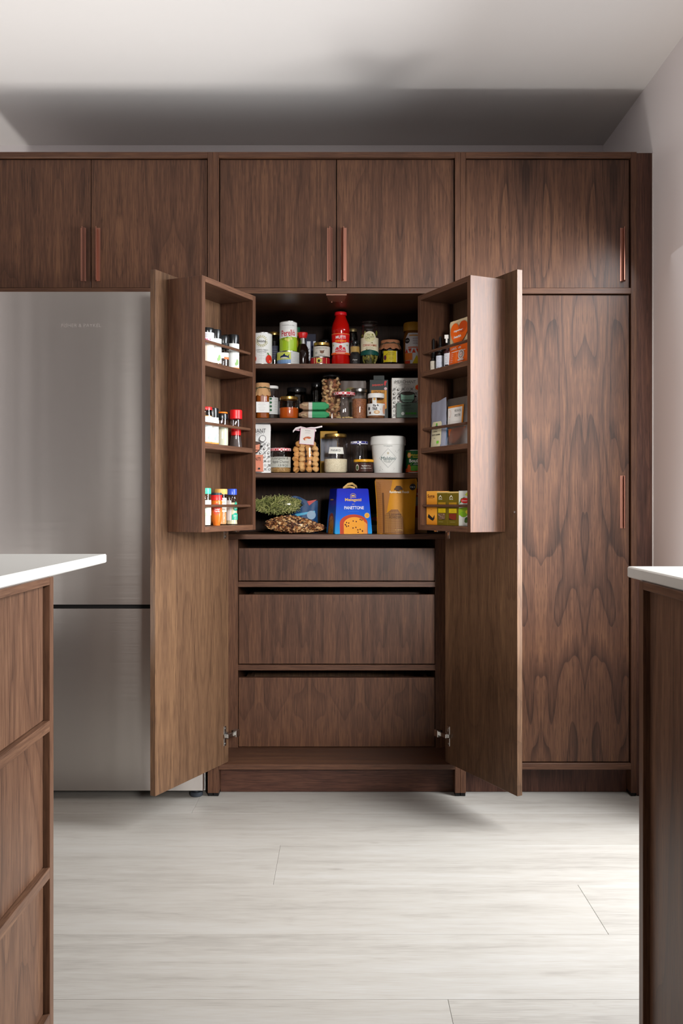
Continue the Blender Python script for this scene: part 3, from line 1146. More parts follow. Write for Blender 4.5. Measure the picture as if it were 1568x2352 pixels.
d.text('CORNICHONS', 0, h * .425, h * .05, mat(176, 50, 44), w=R * 1.65, bold=.015).lines(0, h * .345, h * .375, 2, R * 1.1, M_ink, .0008)
tl = mat(16, 74, 66, .5)
d.poly([(-R * 1.35, h * .21), (R * 1.35, h * .21)] + [(R * 1.35 - i * R * .27, h * (.31 if i % 2 else .265) - h * .02 * math.sin(i)) for i in range(11)], tl)
d.build('label', t, on_cyl(R), su=R * .22)


def paper_cap(t, R, z0, z1, m, tie):
    """crinkled paper cover tied round the lid"""
    mb = MB(False)
    n = 36
    vs, fs = [], []
    prof = [(1.06, z0, .14), (1.02, z0 + (z1 - z0) * .30, .07), (.90, z0 + (z1 - z0) * .58, .015), (.93, z0 + (z1 - z0) * .72, .03), (.93, z1 - .002, .03), (.86, z1, .02)]
    for q, (r, z, amp) in enumerate(prof):
        for i in range(n):
            a = 2 * math.pi * i / n
            k = R * (r + amp * math.sin(i * 2.4 + q * .3) * .5)
            vs.append((k * math.cos(a), k * math.sin(a), z + (.003 * math.sin(i * 1.7) if q == 0 else 0)))
    for q in range(len(prof) - 1):
        for i in range(n):
            fs.append((q * n + i, q * n + (i + 1) % n, (q + 1) * n + (i + 1) % n, (q + 1) * n + i))
    fs.append(tuple((len(prof) - 1) * n + i for i in range(n)))
    mb.faces(vs, fs, m)
    o = mb.build('paper_cover', t)
    zt = z0 + (z1 - z0) * .6
    rr = R * .955
    mb = MB(False).tube([(rr * math.cos(a * .3927), rr * math.sin(a * .3927), zt + .0006 * math.sin(a)) for a in range(17)], .0012, tie, 6)
    for s in (-1, 1):
        mb.tube([(0, -rr, zt), (s * R * .35, -rr * 1.04, zt + .003), (s * R * .75, -rr * .9, zt - .004), (s * R * .9, -rr * .8, zt - .016)], .0009, tie, 6)
    mb.build('string', t)


# plum jam with paper cover
x, y, R = spot(874, 918, .004)
h = pz(783, y) - SH[1]
t = thing('jam_jar', 'dark jam jar with brown paper cover and yellow label', 'jar', (x, y, SH[1]), look(x, y))
jar_parts(t, R, h * .93, fill=mat(30, 14, 16, .3), frac=.86, neck=.9, sh=.8, glass=GLD)
paper_cap(t, R * 1.08, h * .62, h, mat(150, 98, 68, .7), mat(60, 58, 44))
d = D2()
d.rect(-R * .78, h * .09, R * .72, h * .54, mat(184, 164, 24, .5)).rect(R * .68, h * .09, R * .76, h * .54, mat(214, 210, 190))
d.text('Patterson', R * .12, h * .46, h * .05, M_ink, w=R * .7).text('Plum Jam', R * .12, h * .38, h * .05, M_ink, w=R * .6).lines(R * .1, h * .18, h * .28, 3, R * .5, M_ink)
d.ell(-R * .55, h * .27, R * .16, h * .1, mat(84, 34, 54)).line(-R * .45, h * .36, -R * .3, h * .42, .0015, M_ink)
d.build('label', t, on_cyl(R), su=R * .22)

# syrup bottle
x, y, R = spot(925, 973, .004)
h = pz(743, y) - SH[1]


def f(d):
    d.poly([(-R * .85, h * .02), (R * 1.2, h * .02), (R * 1.2, h * .74), (-R * .5, h * .74), (-R * .85, h * .6)], mat(214, 212, 214, .5))
    d.rect(-R * .4, h * .665, R * .9, h * .695, mat(214, 150, 80)).ell(-R * .62, h * .56, R * .27, R * .27, M_ink).text('GROCER', -R * .62, h * .56, h * .03, M_paper, w=R * .36)
    for i, s in enumerate(('SCOTTISH', 'HEATHER', 'HONEY')):
        d.text(s, R * .3, h * (.6 - .055 * i), h * .034, mat(120, 60, 80), w=R * .7)
    d.rect(-R * .5, h * .385, R * .9, h * .41, mat(210, 100, 60))
    o1, o2, ye = mat(208, 62, 30), mat(222, 122, 44), mat(214, 186, 40)
    for i in range(6):
        xx = -R * .85 + i * R * .36
        d.poly([(xx, h * .27), (xx + R * .34, h * .27), (xx + R * .17, h * .37)] if i % 2 == 0 else [(xx, h * .37), (xx + R * .34, h * .37), (xx + R * .17, h * .27)], o1)
    d.rect(-R * .85, h * .10, -R * .1, h * .265, o2).poly([(-R * .1, h * .02), (R * .3, h * .22), (R * .7, h * .02)], ye).poly([(R * .3, h * .02), (R * .7, h * .26), (R * 1.1, h * .02)], ye)
    d.rect(-R * .85, h * .02, -R * .3, h * .09, o1)


turned('honey_bottle', 'squeezy honey bottle with flat gold cap at the right end of the top shelf', 'bottle', (x, y, SH[1]), look(x, y), [
    ('bottle', [(0, 0), (R * .86, 0), (R * .92, .004), (R, h * .3), (R, h * .62), (R * .93, h * .72), (R * .84, h * .78), (R * .84, h * .81), (0, h * .81)], mat(120, 76, 26, .15)),
    ('cap', [(R * .93, h * .80), (R * .95, h * .80), (R * .95, h * .97), (R * .9, h), (0, h)], mat(172, 126, 40, .35))], f, lambda v: R * (.93 + .07 * min(1, v / h / .3)) if v < h * .62 else R * (1 - .07 * (v / h - .62) / .1))

# ------------------------------------------------------------------ second shelf
x, y, R = spot(585.5, 620.5, .004)
h = pz(880.5, y) - SH[2]
t = thing('marmalade_jar', 'amber marmalade jar with paper cover and string, leftmost on the second shelf', 'jar', (x, y, SH[2]), look(x, y))
MB(False).lathe([(0, 0), (R * .84, 0), (R * .88, .004), (R * .88, h * .66), (R * .8, h * .74), (R * .8, h * .97)], GL, n=32, sq=1.14).build('glass', t)
MB(False).lathe([(0, .003), (R * .82, .003), (R * .85, .006), (R * .85, h * .65), (0, h * .66)], mat(150, 74, 14, .25), n=32, sq=1.14).build('marmalade', t)
paper_cap(t, R * 1.0, h * .64, h, mat(204, 158, 112, .7), mat(74, 84, 62))
d = D2()
d.rect(-R * .84, h * .165, R * .84, h * .46, M_white).lines(-R * .1, h * .22, h * .42, 6, R * 1.0, mat(170, 150, 150), .0006)
d.build('label', t, on_flat(-R * 1.005))


def f(d, R, h):
    d.rect(-R * 1.2, h * .16, R * 1.2, h * .65, mat(206, 208, 206, .5))
    g = mat(40, 96, 62)
    for q in range(8):
        d.ell(R * (-.5 + .42 * (q % 2)), h * (.22 + .055 * q), R * .17, h * .035, g, 8)
    d.lines(R * .6, h * .22, h * .6, 6, R * .5, M_grey, .0006)


jar('clear jar with white lid and green herb label beside the paper covered marmalade', 606, 640, 887, SH[2], .05, f, lid=M_white, lh=.0115, fill=mat(50, 42, 36), frac=.2, neck=.92)

x, y, R = spot(640, 686.5, .004)
h = pz(911.6, y) - SH[2]
t = thing('chutney_jar', 'wide jar half full of orange preserve with small gold lid', 'jar', (x, y, SH[2]), look(x, y))
jar_parts(t, R, h, lid=M_gold, lh=.012, fill=mat(184, 82, 20, .3), frac=.56, neck=.88, sh=.88)
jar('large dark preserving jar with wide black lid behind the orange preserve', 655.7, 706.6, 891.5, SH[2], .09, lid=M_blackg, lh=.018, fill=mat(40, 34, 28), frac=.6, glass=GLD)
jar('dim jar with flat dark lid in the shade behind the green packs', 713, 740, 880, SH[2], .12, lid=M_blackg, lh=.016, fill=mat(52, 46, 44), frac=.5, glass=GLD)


def f(d, R, h):
    pass


# green packs
gm = mat(64, 156, 104, .45)


def pack(label, pl, pr, pt, z, hh, seed):
    Y = YS + .012
    w, h = (pr - pl) * Y / F, hh
    t = thing('noodle_pack', label, 'packet', (px((pl + pr) / 2, Y + .02), Y + .02, z), 0)
    r = random.Random(seed)
    nu, nv = 16, 10
    vs, fs = [], []
    mb = MB(False)
    for j in range(nv):
        a = 2 * math.pi * j / nv
        for i in range(nu + 1):
            q = i / nu
            e = max(.5, min(1, math.sin(math.pi * q) * 3.2))
            yy = .024 * math.cos(a) * (.85 + .15 * e)
            zz = h / 2 + (h / 2) * math.copysign(abs(math.sin(a)) ** .6, math.sin(a)) * e + r.uniform(-.0006, .0006)
            vs.append((w * (q - .5), yy, max(.0, zz)))
    gi, ci, wi = mb.mi(gm), mb.mi(mat(150, 120, 96, .3)), mb.mi(mat(206, 204, 200, .4))
    for j in range(nv):
        for i in range(nu):
            fs.append((j * (nu + 1) + i, j * (nu + 1) + i + 1, ((j + 1) % nv) * (nu + 1) + i + 1, ((j + 1) % nv) * (nu + 1) + i))
    fs.append(tuple(j * (nu + 1) for j in range(nv)))
    fs.append(tuple(j * (nu + 1) + nu for j in range(nv)))
    _, fc = mb.faces(vs, fs, gm)
    for f_, ff in zip(fc, fs):
        i = min(ff) % (nu + 1)
        cx = f_.calc_center_median().x / w + .5
        f_.material_index = gi if cx > .42 or cx < .02 else (wi if cx > .29 else ci)
    mb.build('wrapper', t)
    m2 = MB(False)
    for k in range(7):
        m2.blob((w * r.uniform(-.42, -.26), -.0225, h * r.uniform(.3, .7)), .006, .004, .004, mat(176, 150, 118, .5))
    m2.build('noodles', t, kind='stuff')


_Y = YS + .03
pack('green food packet lying on the shelf beneath the other green packet', 686.5, 756, 0, SH[2], .0305, 3)
pack('green food packet lying on top of the other green packet', 688, 755, 0, SH[2] + .031, .0345, 5)


def nuts(t, R, z0, z1, n, cols, rx, ry, rz, name, rin=.72):
    m = MB(False)
    for i in range(n):
        a, rr = rnd.uniform(0, 6.283), R * rnd.uniform(rin, .9)
        m.blob((rr * math.cos(a), rr * math.sin(a), rnd.uniform(z0, z1)), rx, ry, rz, cols[i % len(cols)],
               Matrix.Rotation(rnd.uniform(0, 6), 3, 'X') @ Matrix.Rotation(rnd.uniform(0, 6), 3, 'Z'))
    m.lathe([(0, z0), (R * .7, z0), (R * .7, z1 - .002), (0, z1 - .002)], mat(96, 64, 44, .8))
    m.build(name, t, kind='stuff')


x, y, R = spot(738.7, 782, .058)
h = pz(861.4, y) - SH[2]
t = thing('pistachio_jar', 'tall glass jar packed with pistachios and a black lid', 'jar', (x, y, SH[2]), look(x, y))
MB(False).lathe([(0, 0), (R * .9, 0), (R, .005), (R, h * .88), (R * .9, h * .945), (R * .9, h * .96)], GL).build('glass', t)
MB(False).lathe([(R * .88, h * .94), (R * .95, h * .945), (R * .93, h * .98), (R * .3, h * .99), (R * .25, h), (0, h)], M_blackg).build('lid', t)
nuts(t, R, .011, h * .9, 230, [mat(196, 158, 112, .5), mat(178, 136, 92, .5), mat(160, 106, 76, .5), mat(212, 180, 136, .5), mat(138, 84, 60, .5)], .0085, .0062, .006, 'pistachios')

# gingham-lidded jar, nearly empty
M_ging = check_mat('red_gingham', rgb(206, 52, 66), rgb(236, 220, 220), 130)
M_gingb = check_mat('blue_gingham', rgb(44, 46, 128), rgb(222, 222, 230), 130)
x, y, R = spot(765.6, 815.4, .002)
h = pz(901.6, y) - SH[2]
t = thing('preserve_jar', 'empty-looking jar with pink gingham lid and a few nuts at the bottom', 'jar', (x, y, SH[2]), look(x, y))
jar_parts(t, R, h, lid=M_ging, lh=.0125, neck=.96, sh=.84, lidr=1.03)
m = MB(False)
for i in range(12):
    m.blob((rnd.uniform(-.7, .7) * R, rnd.uniform(-.75, .3) * R, .006), .008, .006, .0045, mat(206, 176, 122, .5), Matrix.Rotation(rnd.uniform(0, 6), 3, 'Z'))
m.build('nuts', t, kind='stuff')

t = thing('snack_pouch', 'clear brownish food pouch standing behind the gingham and lentil jars', 'pouch', (px(811, YS + .13), YS + .13, SH[2]))
_w, _h = 60 * (YS + .13) / F, pz(875, YS + .13) - SH[2]
fn = pouch(t, _w, _h, .04, .006, mat(92, 78, 70, .35), name='pouch')
d = D2().ell(-_w * .1, _h * .72, _w * .26, _h * .12, mat(120, 100, 56)).ell(-_w * .2, _h * .76, _w * .08, _h * .05, mat(70, 110, 50)).ell(-_w * .06, _h * .72, _w * .06, _h * .05, mat(190, 190, 190)).ell(_w * .2, _h * .75, _w * .16, _h * .05, mat(150, 90, 50))
d.build('print', t, fn, _w / 8, _h / 8)

x, y, R = spot(806.5, 843, .034)
h = pz(893.5, y) - SH[2]
t = thing('lentil_jar', 'tall jar of brown lentils with silver lid', 'jar', (x, y, SH[2]), look(x, y))
jar_parts(t, R, h, lid=M_tin, lh=.0125, fill=grain_mat('lentils', rgb(110, 64, 38), rgb(168, 108, 66), 420, .6, rgb(140, 84, 50)), frac=.73, neck=.98, sh=.9, fillname='lentils')


def f(d, w, h):
    d.rect(-w * .42, h * .3, w * .42, h * .74, mat(196, 132, 28, .5)).ell(-w * .32, h * .3, w * .1, h * .03, mat(196, 132, 28, .5)).ell(w * .32, h * .3, w * .1, h * .03, mat(196, 132, 28, .5))
    d.text('SABAROT', -w * .06, h * .87, h * .05, mat(190, 60, 50), w=w * .64, bold=.03, shear=.2, rot=.03).ell(w * .33, h * .91, w * .05, h * .06, mat(190, 40, 44)).ell(w * .38, h * .95, w * .04, h * .025, mat(190, 40, 44))
    d.ell(w * .36, h * .78, w * .08, w * .08, mat(206, 176, 180))
    d.text('LENTILLE', 0, h * .69, h * .055, M_ink, w=w * .64, bold=.01).text('VERTE', 0, h * .615, h * .04, M_ink, w=w * .4)
    d.ell(w * .3, h * .40, w * .1, h * .04, mat(206, 110, 50))


t = carton('dark green lentil box with yellow panel behind the hazelnut spread jar', 849, 891, 872.4, SH[2], .064, mat(40, 46, 44, .5), f, .045)
_Y = YS + .064
MB(False).box(-.0205, .0205, .001, .004, pz(872.4, _Y) - SH[2], pz(862.6, _Y) - SH[2], mat(40, 46, 44, .5), 0).build('hang_tab', t)

x, y, R = spot(842.8, 884, .002)
h = pz(904.7, y) - SH[2]
t = thing('spread_jar', 'nut spread jar with white lid and white wrapped label', 'jar', (x, y, SH[2]), look(x, y))
jar_parts(t, R, h, lid=M_white, lh=.0175, fill=mat(128, 84, 54, .5), frac=.8, neck=.9, sh=.72, lidr=1.02)
d = D2()
d.rect(-R * 1.4, h * .12, R * 1.4, h * .59, mat(226, 226, 224, .45)).rect(-R * .42, h * .59, R * .06, h * .80, mat(222, 220, 214, .5))
d.ell(-R * .18, h * .76, R * .14, h * .05, mat(206, 160, 90))
d.text('Pip &', -R * .02, h * .50, h * .12, M_ink, w=R * .62, bold=.03, rot=.12).text('Nut', -R * .12, h * .40, h * .12, M_ink, w=R * .5, bold=.03, rot=.12).line(-R * .35, h * .325, R * .1, h * .345, .0012, M_ink)
d.ell(-R * .85, h * .39, R * .13, h * .07, M_ink, 12).ell(-R * .7, h * .22, R * .13, h * .05, mat(96, 60, 50), 10)
d.ell(R * .08, h * .245, R * .34, h * .075, mat(206, 168, 128)).ell(R * .08, h * .25, R * .15, h * .04, mat(228, 204, 170))
d.ell(R * 1.0, h * .36, R * .24, h * .19, mat(214, 160, 130)).ell(R * .5, h * .36, R * .1, h * .04, mat(206, 204, 200))
d.build('label', t, on_cyl(R), su=R * .22)


def tilework(d, x0, x1, y0, y1, p, ink, paper):
    """printed tile pattern: lozenges and small crosses"""
    j = 0
    y = y0 + p / 2
    while y < y1:
        x = x0 + p / 2
        i = 0
        while x < x1:
            if (i + j) % 2 == 0:
                for a in (.785, 2.356, 3.927, 5.498):
                    d.line(x + p * .08 * math.cos(a), y + p * .08 * math.sin(a), x + p * .34 * math.cos(a), y + p * .34 * math.sin(a), p * .14, ink)
                d.line(x - p * .5, y - p * .5, x - p * .36, y - p * .36, p * .1, ink)
                d.line(x + p * .5, y + p * .5, x + p * .36, y + p * .36, p * .1, ink)
            else:
                d.ring(x, y, p * .27, p * .27, p * .08, ink, paper, 8)
            x += p
            i += 1
        y += p
        j += 1


def bowl(d, cx, cy, w, h, body, ink, food):
    d.poly([(cx - w * .53, cy + h * .5), (cx - w * .5, cy - h * .2), (cx - w * .33, cy - h * .5), (cx + w * .33, cy - h * .5), (cx + w * .5, cy - h * .2), (cx + w * .53, cy + h * .5)], ink)
    d.poly([(cx - w * .48, cy + h * .45), (cx - w * .46, cy - h * .18), (cx - w * .3, cy - h * .43), (cx + w * .3, cy - h * .43), (cx + w * .46, cy - h * .18), (cx + w * .48, cy + h * .45)], body)
    d.ell(cx, cy + h * .48, w * .52, h * .2, ink).ell(cx, cy + h * .48, w * .47, h * .15, food)
    for s in (-1, 1):
        d.ell(cx + s * w * .58, cy + h * .15, w * .07, h * .13, ink, 8)
    n = 8
    for i in range(n):
        xx = cx - w * .38 + i * w * .76 / (n - 1)
        d.ell(xx, cy + h * .02, w * .015, h * .025, ink, 6)
        d.line(xx - w * .045, cy - h * .32, xx, cy - h * .16, w * .03, ink).line(xx, cy - h * .16, xx + w * .05, cy - h * .32, w * .03, ink)


def f(d, w, h):
    pp = mat(208, 206, 200, .55)
    tilework(d, -w * .49, w * .49, h * .02, h * .76, w * .155, M_ink, pp)
    d.text('MERCHANT', -w * .02, h * .885, h * .075, M_ink, w=w * .74).text('GOURMET', -w * .02, h * .818, h * .025, M_grey, w=w * .36)
    d.rect(-w * .34, h * .01, w * .46, h * .37, mat(84, 102, 90, .55))
    bowl(d, w * .05, h * .49, w * .5, h * .23, mat(120, 158, 138, .5), M_ink, mat(62, 54, 48, .7))
    d.ell(w * .42, h * .745, w * .1, w * .1, mat(214, 150, 50)).ell(w * .42, h * .745, w * .08, w * .08, mat(206, 56, 24))
    d.text('SABAROT', 0, h * .30, h * .04, M_ink, w=w * .34, bold=.02).text('PUY LENTILS', w * .05, h * .225, h * .045, mat(40, 52, 46), w=w * .42).lines(w * .05, h * .16, h * .185, 2, w * .36, mat(50, 62, 56))
    for i in range(4):
        d.rect(w * (-.02 + .1 * i), h * .08, w * (.06 + .1 * i), h * .13, mat(50, 120, 34))
    d.ell(-w * .12, h * .10, w * .06, w * .06, mat(170, 174, 168))


carton('white patterned lentil box with a printed green pot at the shelf end', 899.6, 963, 868, SH[2], .0, mat(208, 206, 200, .55), f, .06)
# ------------------------------------------------------------------ third shelf
Y = YS + .022
w, h = (622 - 546) * Y / F, pz(974, Y) - SH[3]
t = thing('bean_pouch', 'white patterned pouch with a printed coral bowl, leftmost on the third shelf', 'pouch', (px(584, Y), Y, SH[3]))
pp = mat(226, 226, 224, .45)
fn = pouch(t, w, h, .042, .003, pp)
d = D2()
tilework(d, -w * .47, w * .47, h * .03, h * .66, w * .125, M_ink, pp)
d.text('MERCHANT', 0, h * .85, h * .085, M_ink, w=w * .74).text('GOURMET', 0, h * .77, h * .025, M_grey, w=w * .4)
d.ring(w * .28, h * .69, w * .1, w * .1, w * .012, M_ink, pp)
co = mat(206, 124, 96, .5)
d.rect(-w * .4, h * .02, w * .30, h * .36, co)
bowl(d, -w * .05, h * .50, w * .52, h * .2, mat(216, 138, 108, .5), M_ink, mat(86, 66, 58, .7))
d.text('BORLOTTI NUTS', -w * .02, h * .275, h * .065, M_ink, w=w * .5, bold=.01)
d.poly([(-w * .3, h * .02), (w * .02, h * .3), (w * .06, h * .28), (-w * .18, h * .02)], mat(226, 190, 176, .4))
d.ell(-w * .1, h * .115, w * .04, h * .03, mat(70, 140, 40)).ell(w * .18, h * .08, w * .035, h * .02, M_ink)
d.build('print', t, fn, w / 8, h / 10)


def f(d, R, h):
    d.rect(-R * 1.15, h * .22, R * 1.15, h * .64, mat(186, 186, 176, .55))
    d.text('Courgette &', -R * .05, h * .575, h * .13, M_ink, w=R * 1.6, shear=.25)
    d.text('Apple Chutney', 0, h * .43, h * .14, M_ink, w=R * 1.7, shear=.25)
    d.text('13/9/20', R * .25, h * .295, h * .085, M_ink, w=R * .95, shear=.2)


jar('chutney jar with red checked lid and handwritten label', 619.5, 669, 1029.6, SH[3], .003, f, lid=M_ging, lh=.0115, neck=.96, sh=.86, lidr=1.02,
    fill=grain_mat('chutney', rgb(142, 108, 62), rgb(190, 152, 96), 300, .5, rgb(164, 126, 74)), frac=.24)

# biscuit bag with tag and bow
Y = YS + .04
x, R = px(702.5, Y), (731.4 - 673.8) / 2 * Y / F
h = pz(978, Y) - SH[3]
t = thing('biscuit_bag', 'clear bag of almond biscuits tied with pink bow and tag', 'bag', (x, Y, SH[3]), 0)
bm_ = [mat(206, 150, 88, .55), mat(192, 130, 70, .55), mat(216, 170, 112, .55), mat(176, 112, 58, .55)]
bh = h * .60
r = random.Random(11)
shapes = []
for q in range(4):
    m = MB(False).lathe([(0, -.0085), (.0095, -.0085), (.0128, -.004), (.0122, .002), (.008, .008), (0, .0105)], bm_[q], n=11)
    for v in m.bm.verts:
        v.co += Vector((r.uniform(-1, 1), r.uniform(-1, 1), r.uniform(-1, 1))) * .0010
    o = m.build('biscuit', t)
    shapes.append(o)
k = 0
for j in range(6):
    zz = .0165 + j * .0188
    for i in range(4):
        for back in (0, 1):
            xx = (i - 1.5) * R * .52 * (.97 if j < 5 else .7) + r.uniform(-.003, .003)
            yy = -R * .52 * (1 - .35 * abs(i - 1.5) / 1.5) if not back else .0
            if k < 4:
                o = shapes[k]
            else:
                o = shapes[k % 4].copy()
                C.objects.link(o)
                o.parent = t
            o.location = (xx, yy, zz + r.uniform(-.002, .002))
            o.rotation_euler = (r.uniform(.6, 2.2) if r.random() < .7 else r.uniform(-.4, .4), r.uniform(-.7, .7), r.uniform(0, 6))
            k += 1
m = MB(False)
n = 26
prof = [(.0, .0), (.86, .0), (.98, .008), (1.0, h * .2), (1.0, h * .5), (.95, h * .66), (.62, h * .84), (.2, h * .93), (.35, h * .97), (.5, h)]
vs, fs = [], []
for q, (rr, z) in enumerate(prof):
    for i in range(n):
        a = 6.2832 * i / n
        kk = R * rr * (1 + .035 * math.sin(i * 2.9 + q * 1.3))
        ca, sa = math.cos(a), math.sin(a)
        vs.append((kk * math.copysign(abs(ca) ** .7, ca), .72 * kk * math.copysign(abs(sa) ** .7, sa), z))
for q in range(len(prof) - 1):
    for i in range(n):
        fs.append((q * n + i, q * n + (i + 1) % n, (q + 1) * n + (i + 1) % n, (q + 1) * n + i))
m.faces(vs, fs, FILM)
m.build('film', t)
pk, pk2 = mat(220, 180, 196, .5), mat(232, 222, 224, .5)
m = MB(False)


def ribbon(m, pts, wd, c):
    vs, fs = [], []
    for p in pts:
        vs += [(p[0], p[1], p[2] - wd / 2), (p[0], p[1] - .0006, p[2] + wd / 2), (p[0], p[1] + .0008, p[2] + wd / 2), (p[0], p[1] + .0008, p[2] - wd / 2)]
    for i in range(len(pts) - 1):
        for k in range(4):
            fs.append((i * 4 + k, i * 4 + (k + 1) % 4, i * 4 + 4 + (k + 1) % 4, i * 4 + 4 + k))
    m.faces(vs, fs, c)


zb = h * .935
yb = -R * .25
ribbon(m, [(0, yb, zb), (-R * .4, yb - .012, zb + .004), (-R * .8, yb - .010, zb - .001), (-R * 1.02, yb - .006, zb - .012)], .008, pk2)
ribbon(m, [(0, yb, zb), (-R * .5, yb, zb - .006), (-R * .85, yb + .002, zb - .003), (-R * .3, yb + .006, zb + .004), (0, yb, zb)], .007, pk)
ribbon(m, [(0, yb, zb), (R * .4, yb - .010, zb + .002), (R * .75, yb - .008, zb + .002), (R * 1.3, yb - .004, zb + .008)], .006, pk2)
ribbon(m, [(0, yb, zb), (R * .4, yb - .004, zb - .006), (R * .82, yb, zb - .008), (R * .7, yb + .004, zb + .001), (0, yb, zb)], .007, pk2)
m.build('bow', t)
d = D2()
tw, th_ = R * 1.16, h * .34
d.rect(-tw / 2, -th_ / 2, tw / 2, th_ / 2, mat(206, 150, 176, .5)).rect(-tw / 2 + .0018, -th_ / 2 + .0018, tw / 2 - .0018, th_ / 2 - .0018, mat(220, 214, 210, .5))
d.text('Artisan', 0, th_ * .36, .0035, M_ink, w=tw * .36).lines(0, th_ * .2, th_ * .26, 2, tw * .4, M_grey, .0005)
am = mat(184, 96, 54)
d.poly([(-tw * .28, -th_ * .16), (-tw * .12, -th_ * .04), (tw * .02, -th_ * .05), (-tw * .02, -th_ * .2), (-tw * .16, -th_ * .27)], am)
d.poly([(-tw * .06, -th_ * .02), (tw * .12, 0), (tw * .3, -th_ * .06), (tw * .16, -th_ * .15), (0, -th_ * .12)], am).ell(-tw * .06, -th_ * .19, tw * .07, th_ * .07, mat(226, 206, 180))
ct, st = math.cos(-.09), math.sin(-.09)
d.build('tag', t, lambda u, v, w_: (R * .13 + u * ct - v * st, -R * .80 - w_ - .1 * (th_ / 2 - v) * .3, h * .76 + u * st + v * ct))

# packet behind
t = thing('flour_packet', 'yellow and grey packet standing behind the breadcrumb jar', 'packet', (px(755, YS + .12), YS + .12, SH[3]))
w, h = 40 * (YS + .12) / F, pz(990, YS + .12) - SH[3]
MB(False).box(-w / 2, w / 2, 0, .04, 0, h, mat(170, 128, 40, .5), .002).build('carton', t)
D2().rect(-w * .48, h * .3, w * .48, h * .82, mat(120, 122, 132, .5)).rect(-w * .3, h * .86, w * .3, h * .9, mat(120, 84, 30)).build('print', t, on_flat())

# panko
x, y, R = spot(742.8, 798.6, .003)
h = pz(996.8, y) - SH[3]
t = thing('breadcrumb_jar', 'gold lidded jar of breadcrumbs with handwritten white label', 'jar', (x, y, SH[3]), look(x, y))
jar_parts(t, R, h, lid=M_gold, lh=.0125, neck=.86, sh=.80, fill=grain_mat('breadcrumbs', rgb(212, 198, 166), rgb(236, 226, 200), 500, .8, rgb(224, 212, 182)), frac=.38, fillname='breadcrumbs')
d = D2().poly([(-R * .62, h * .485), (R * .72, h * .475), (R * .62, h * .645), (-R * .52, h * .65)], mat(226, 226, 218, .6)).text('PANKO', 0, h * .565, h * .055, M_ink, w=R * .78, bold=.01)
d.build('label', t, on_cyl(R), su=R * .2)

x, y, R = spot(804, 845, .05)
h = pz(1014, y) - SH[3]
t = thing('preserve_jar', 'empty clear jar with blue checked lid behind the yellow lidded jar', 'jar', (x, y, SH[3]), look(x, y))
jar_parts(t, R, h, lid=M_gingb, lh=.012, neck=.95, sh=.86, lidr=1.03)


def f(d, R, h):
    br = mat(62, 34, 28, .45)
    d.rect(-R * 1.3, h * .08, R * 1.3, h * .72, br)
    d.ell(-R * .72, h * .4, R * .2, h * .23, mat(206, 206, 190)).ell(-R * .72, h * .38, R * .15, h * .17, mat(66, 84, 50))
    d.text('Tapenade Noire', R * .3, h * .5, h * .1, M_paper, w=R * 1.05, bold=.02).text('aux Olives de Nyons', R * .3, h * .34, h * .09, M_paper, w=R * 1.2, bold=.01)


jar('small tapenade jar with yellow lid and brown label', 813, 857, 1055.4, SH[3], .002, f, lid=mat(222, 160, 32, .35), lh=.0105, fill=mat(48, 30, 24, .4), frac=.75, neck=.98, sh=.84, lidr=1.06)

# salt tub
Y = YS + .06
x = px(890.5, Y)
h = pz(1003.5, Y) - SH[3]
R1, R0 = 81 / 2 * Y / F, 66 / 2 * Y / F
t = thing('salt_tub', 'large white tapered salt tub with rimmed lid', 'tub', (x, Y - .012, SH[3]), look(x, Y))
TW = mat(222, 222, 218, .38)
rim = R1 * .945
MB(False).lathe([(0, 0), (R0 * .97, 0), (R0, .003), (rim, h * .80), (0, h * .80)], TW, n=48).build('tub', t)
MB(False).lathe([(rim * .98, h * .77), (R1, h * .765), (R1 * 1.005, h * .90), (R1 * .985, h * .925), (R1 * .985, h * .96), (R1 * .97, h * .985), (R1 * .9, h), (R1 * .86, h * .985), (0, h * .985)], TW, n=48).build('lid', t)
rf = lambda v: R0 + (rim - R0) * v / (h * .80)
d = D2()
gi = mat(96, 104, 104, .5)
cy, a, b = h * .395, R1 * .49, h * .255
for (u0, v0), (u1, v1) in (((-a, 0), (0, b)), ((0, b), (a, 0)), ((a, 0), (0, -b)), ((0, -b), (-a, 0))):
    d.line(u0, cy + v0, u1, cy + v1, .0007, gi)
d.text('THE ORIGINAL', 0, h * .72, h * .022, gi, w=R1 * .5).lines(0, h * .69, h * .695, 1, R1 * .25, gi, .0006)
d.poly([(-.0045, h * .525), (0, h * .485), (.0045, h * .525), (0, h * .565)], mat(190, 180, 158))
d.text('Maldon', 0, cy - .001, h * .09, mat(40, 84, 84), w=R1 * .8, shear=.14, bold=.0)
d.text('SEA SALT', 0, h * .315, h * .03, gi, w=R1 * .46).text('FLAKES', 0, h * .28, h * .02, gi, w=R1 * .26)
for q, (u, v) in enumerate(((.42, .58), (.5, .55), (.58, .60), (.64, .63), (.7, .60), (-.42, .16), (-.38, .12), (-.3, .09), (-.44, .07), (.28, .13), (.34, .11), (.3, .09))):
    u, v = u * R1, v * h
    c = mat(120, 124, 122) if q < 9 else mat(186, 186, 182)
    d.line(u - .0016, v - .001 * (q % 3), u + .0016, v + .0012, .0006, c).line(u, v - .0018, u + .0008 * (q % 2), v + .0016, .0005, c)
d.build('label', t, lambda u, v, w_: ((rf(v) + w_ + .0002) * math.sin(u / rf(v)), -(rf(v) + w_ + .0002) * math.cos(u / rf(v)), v), su=R0 * .2, sv=h * .1)


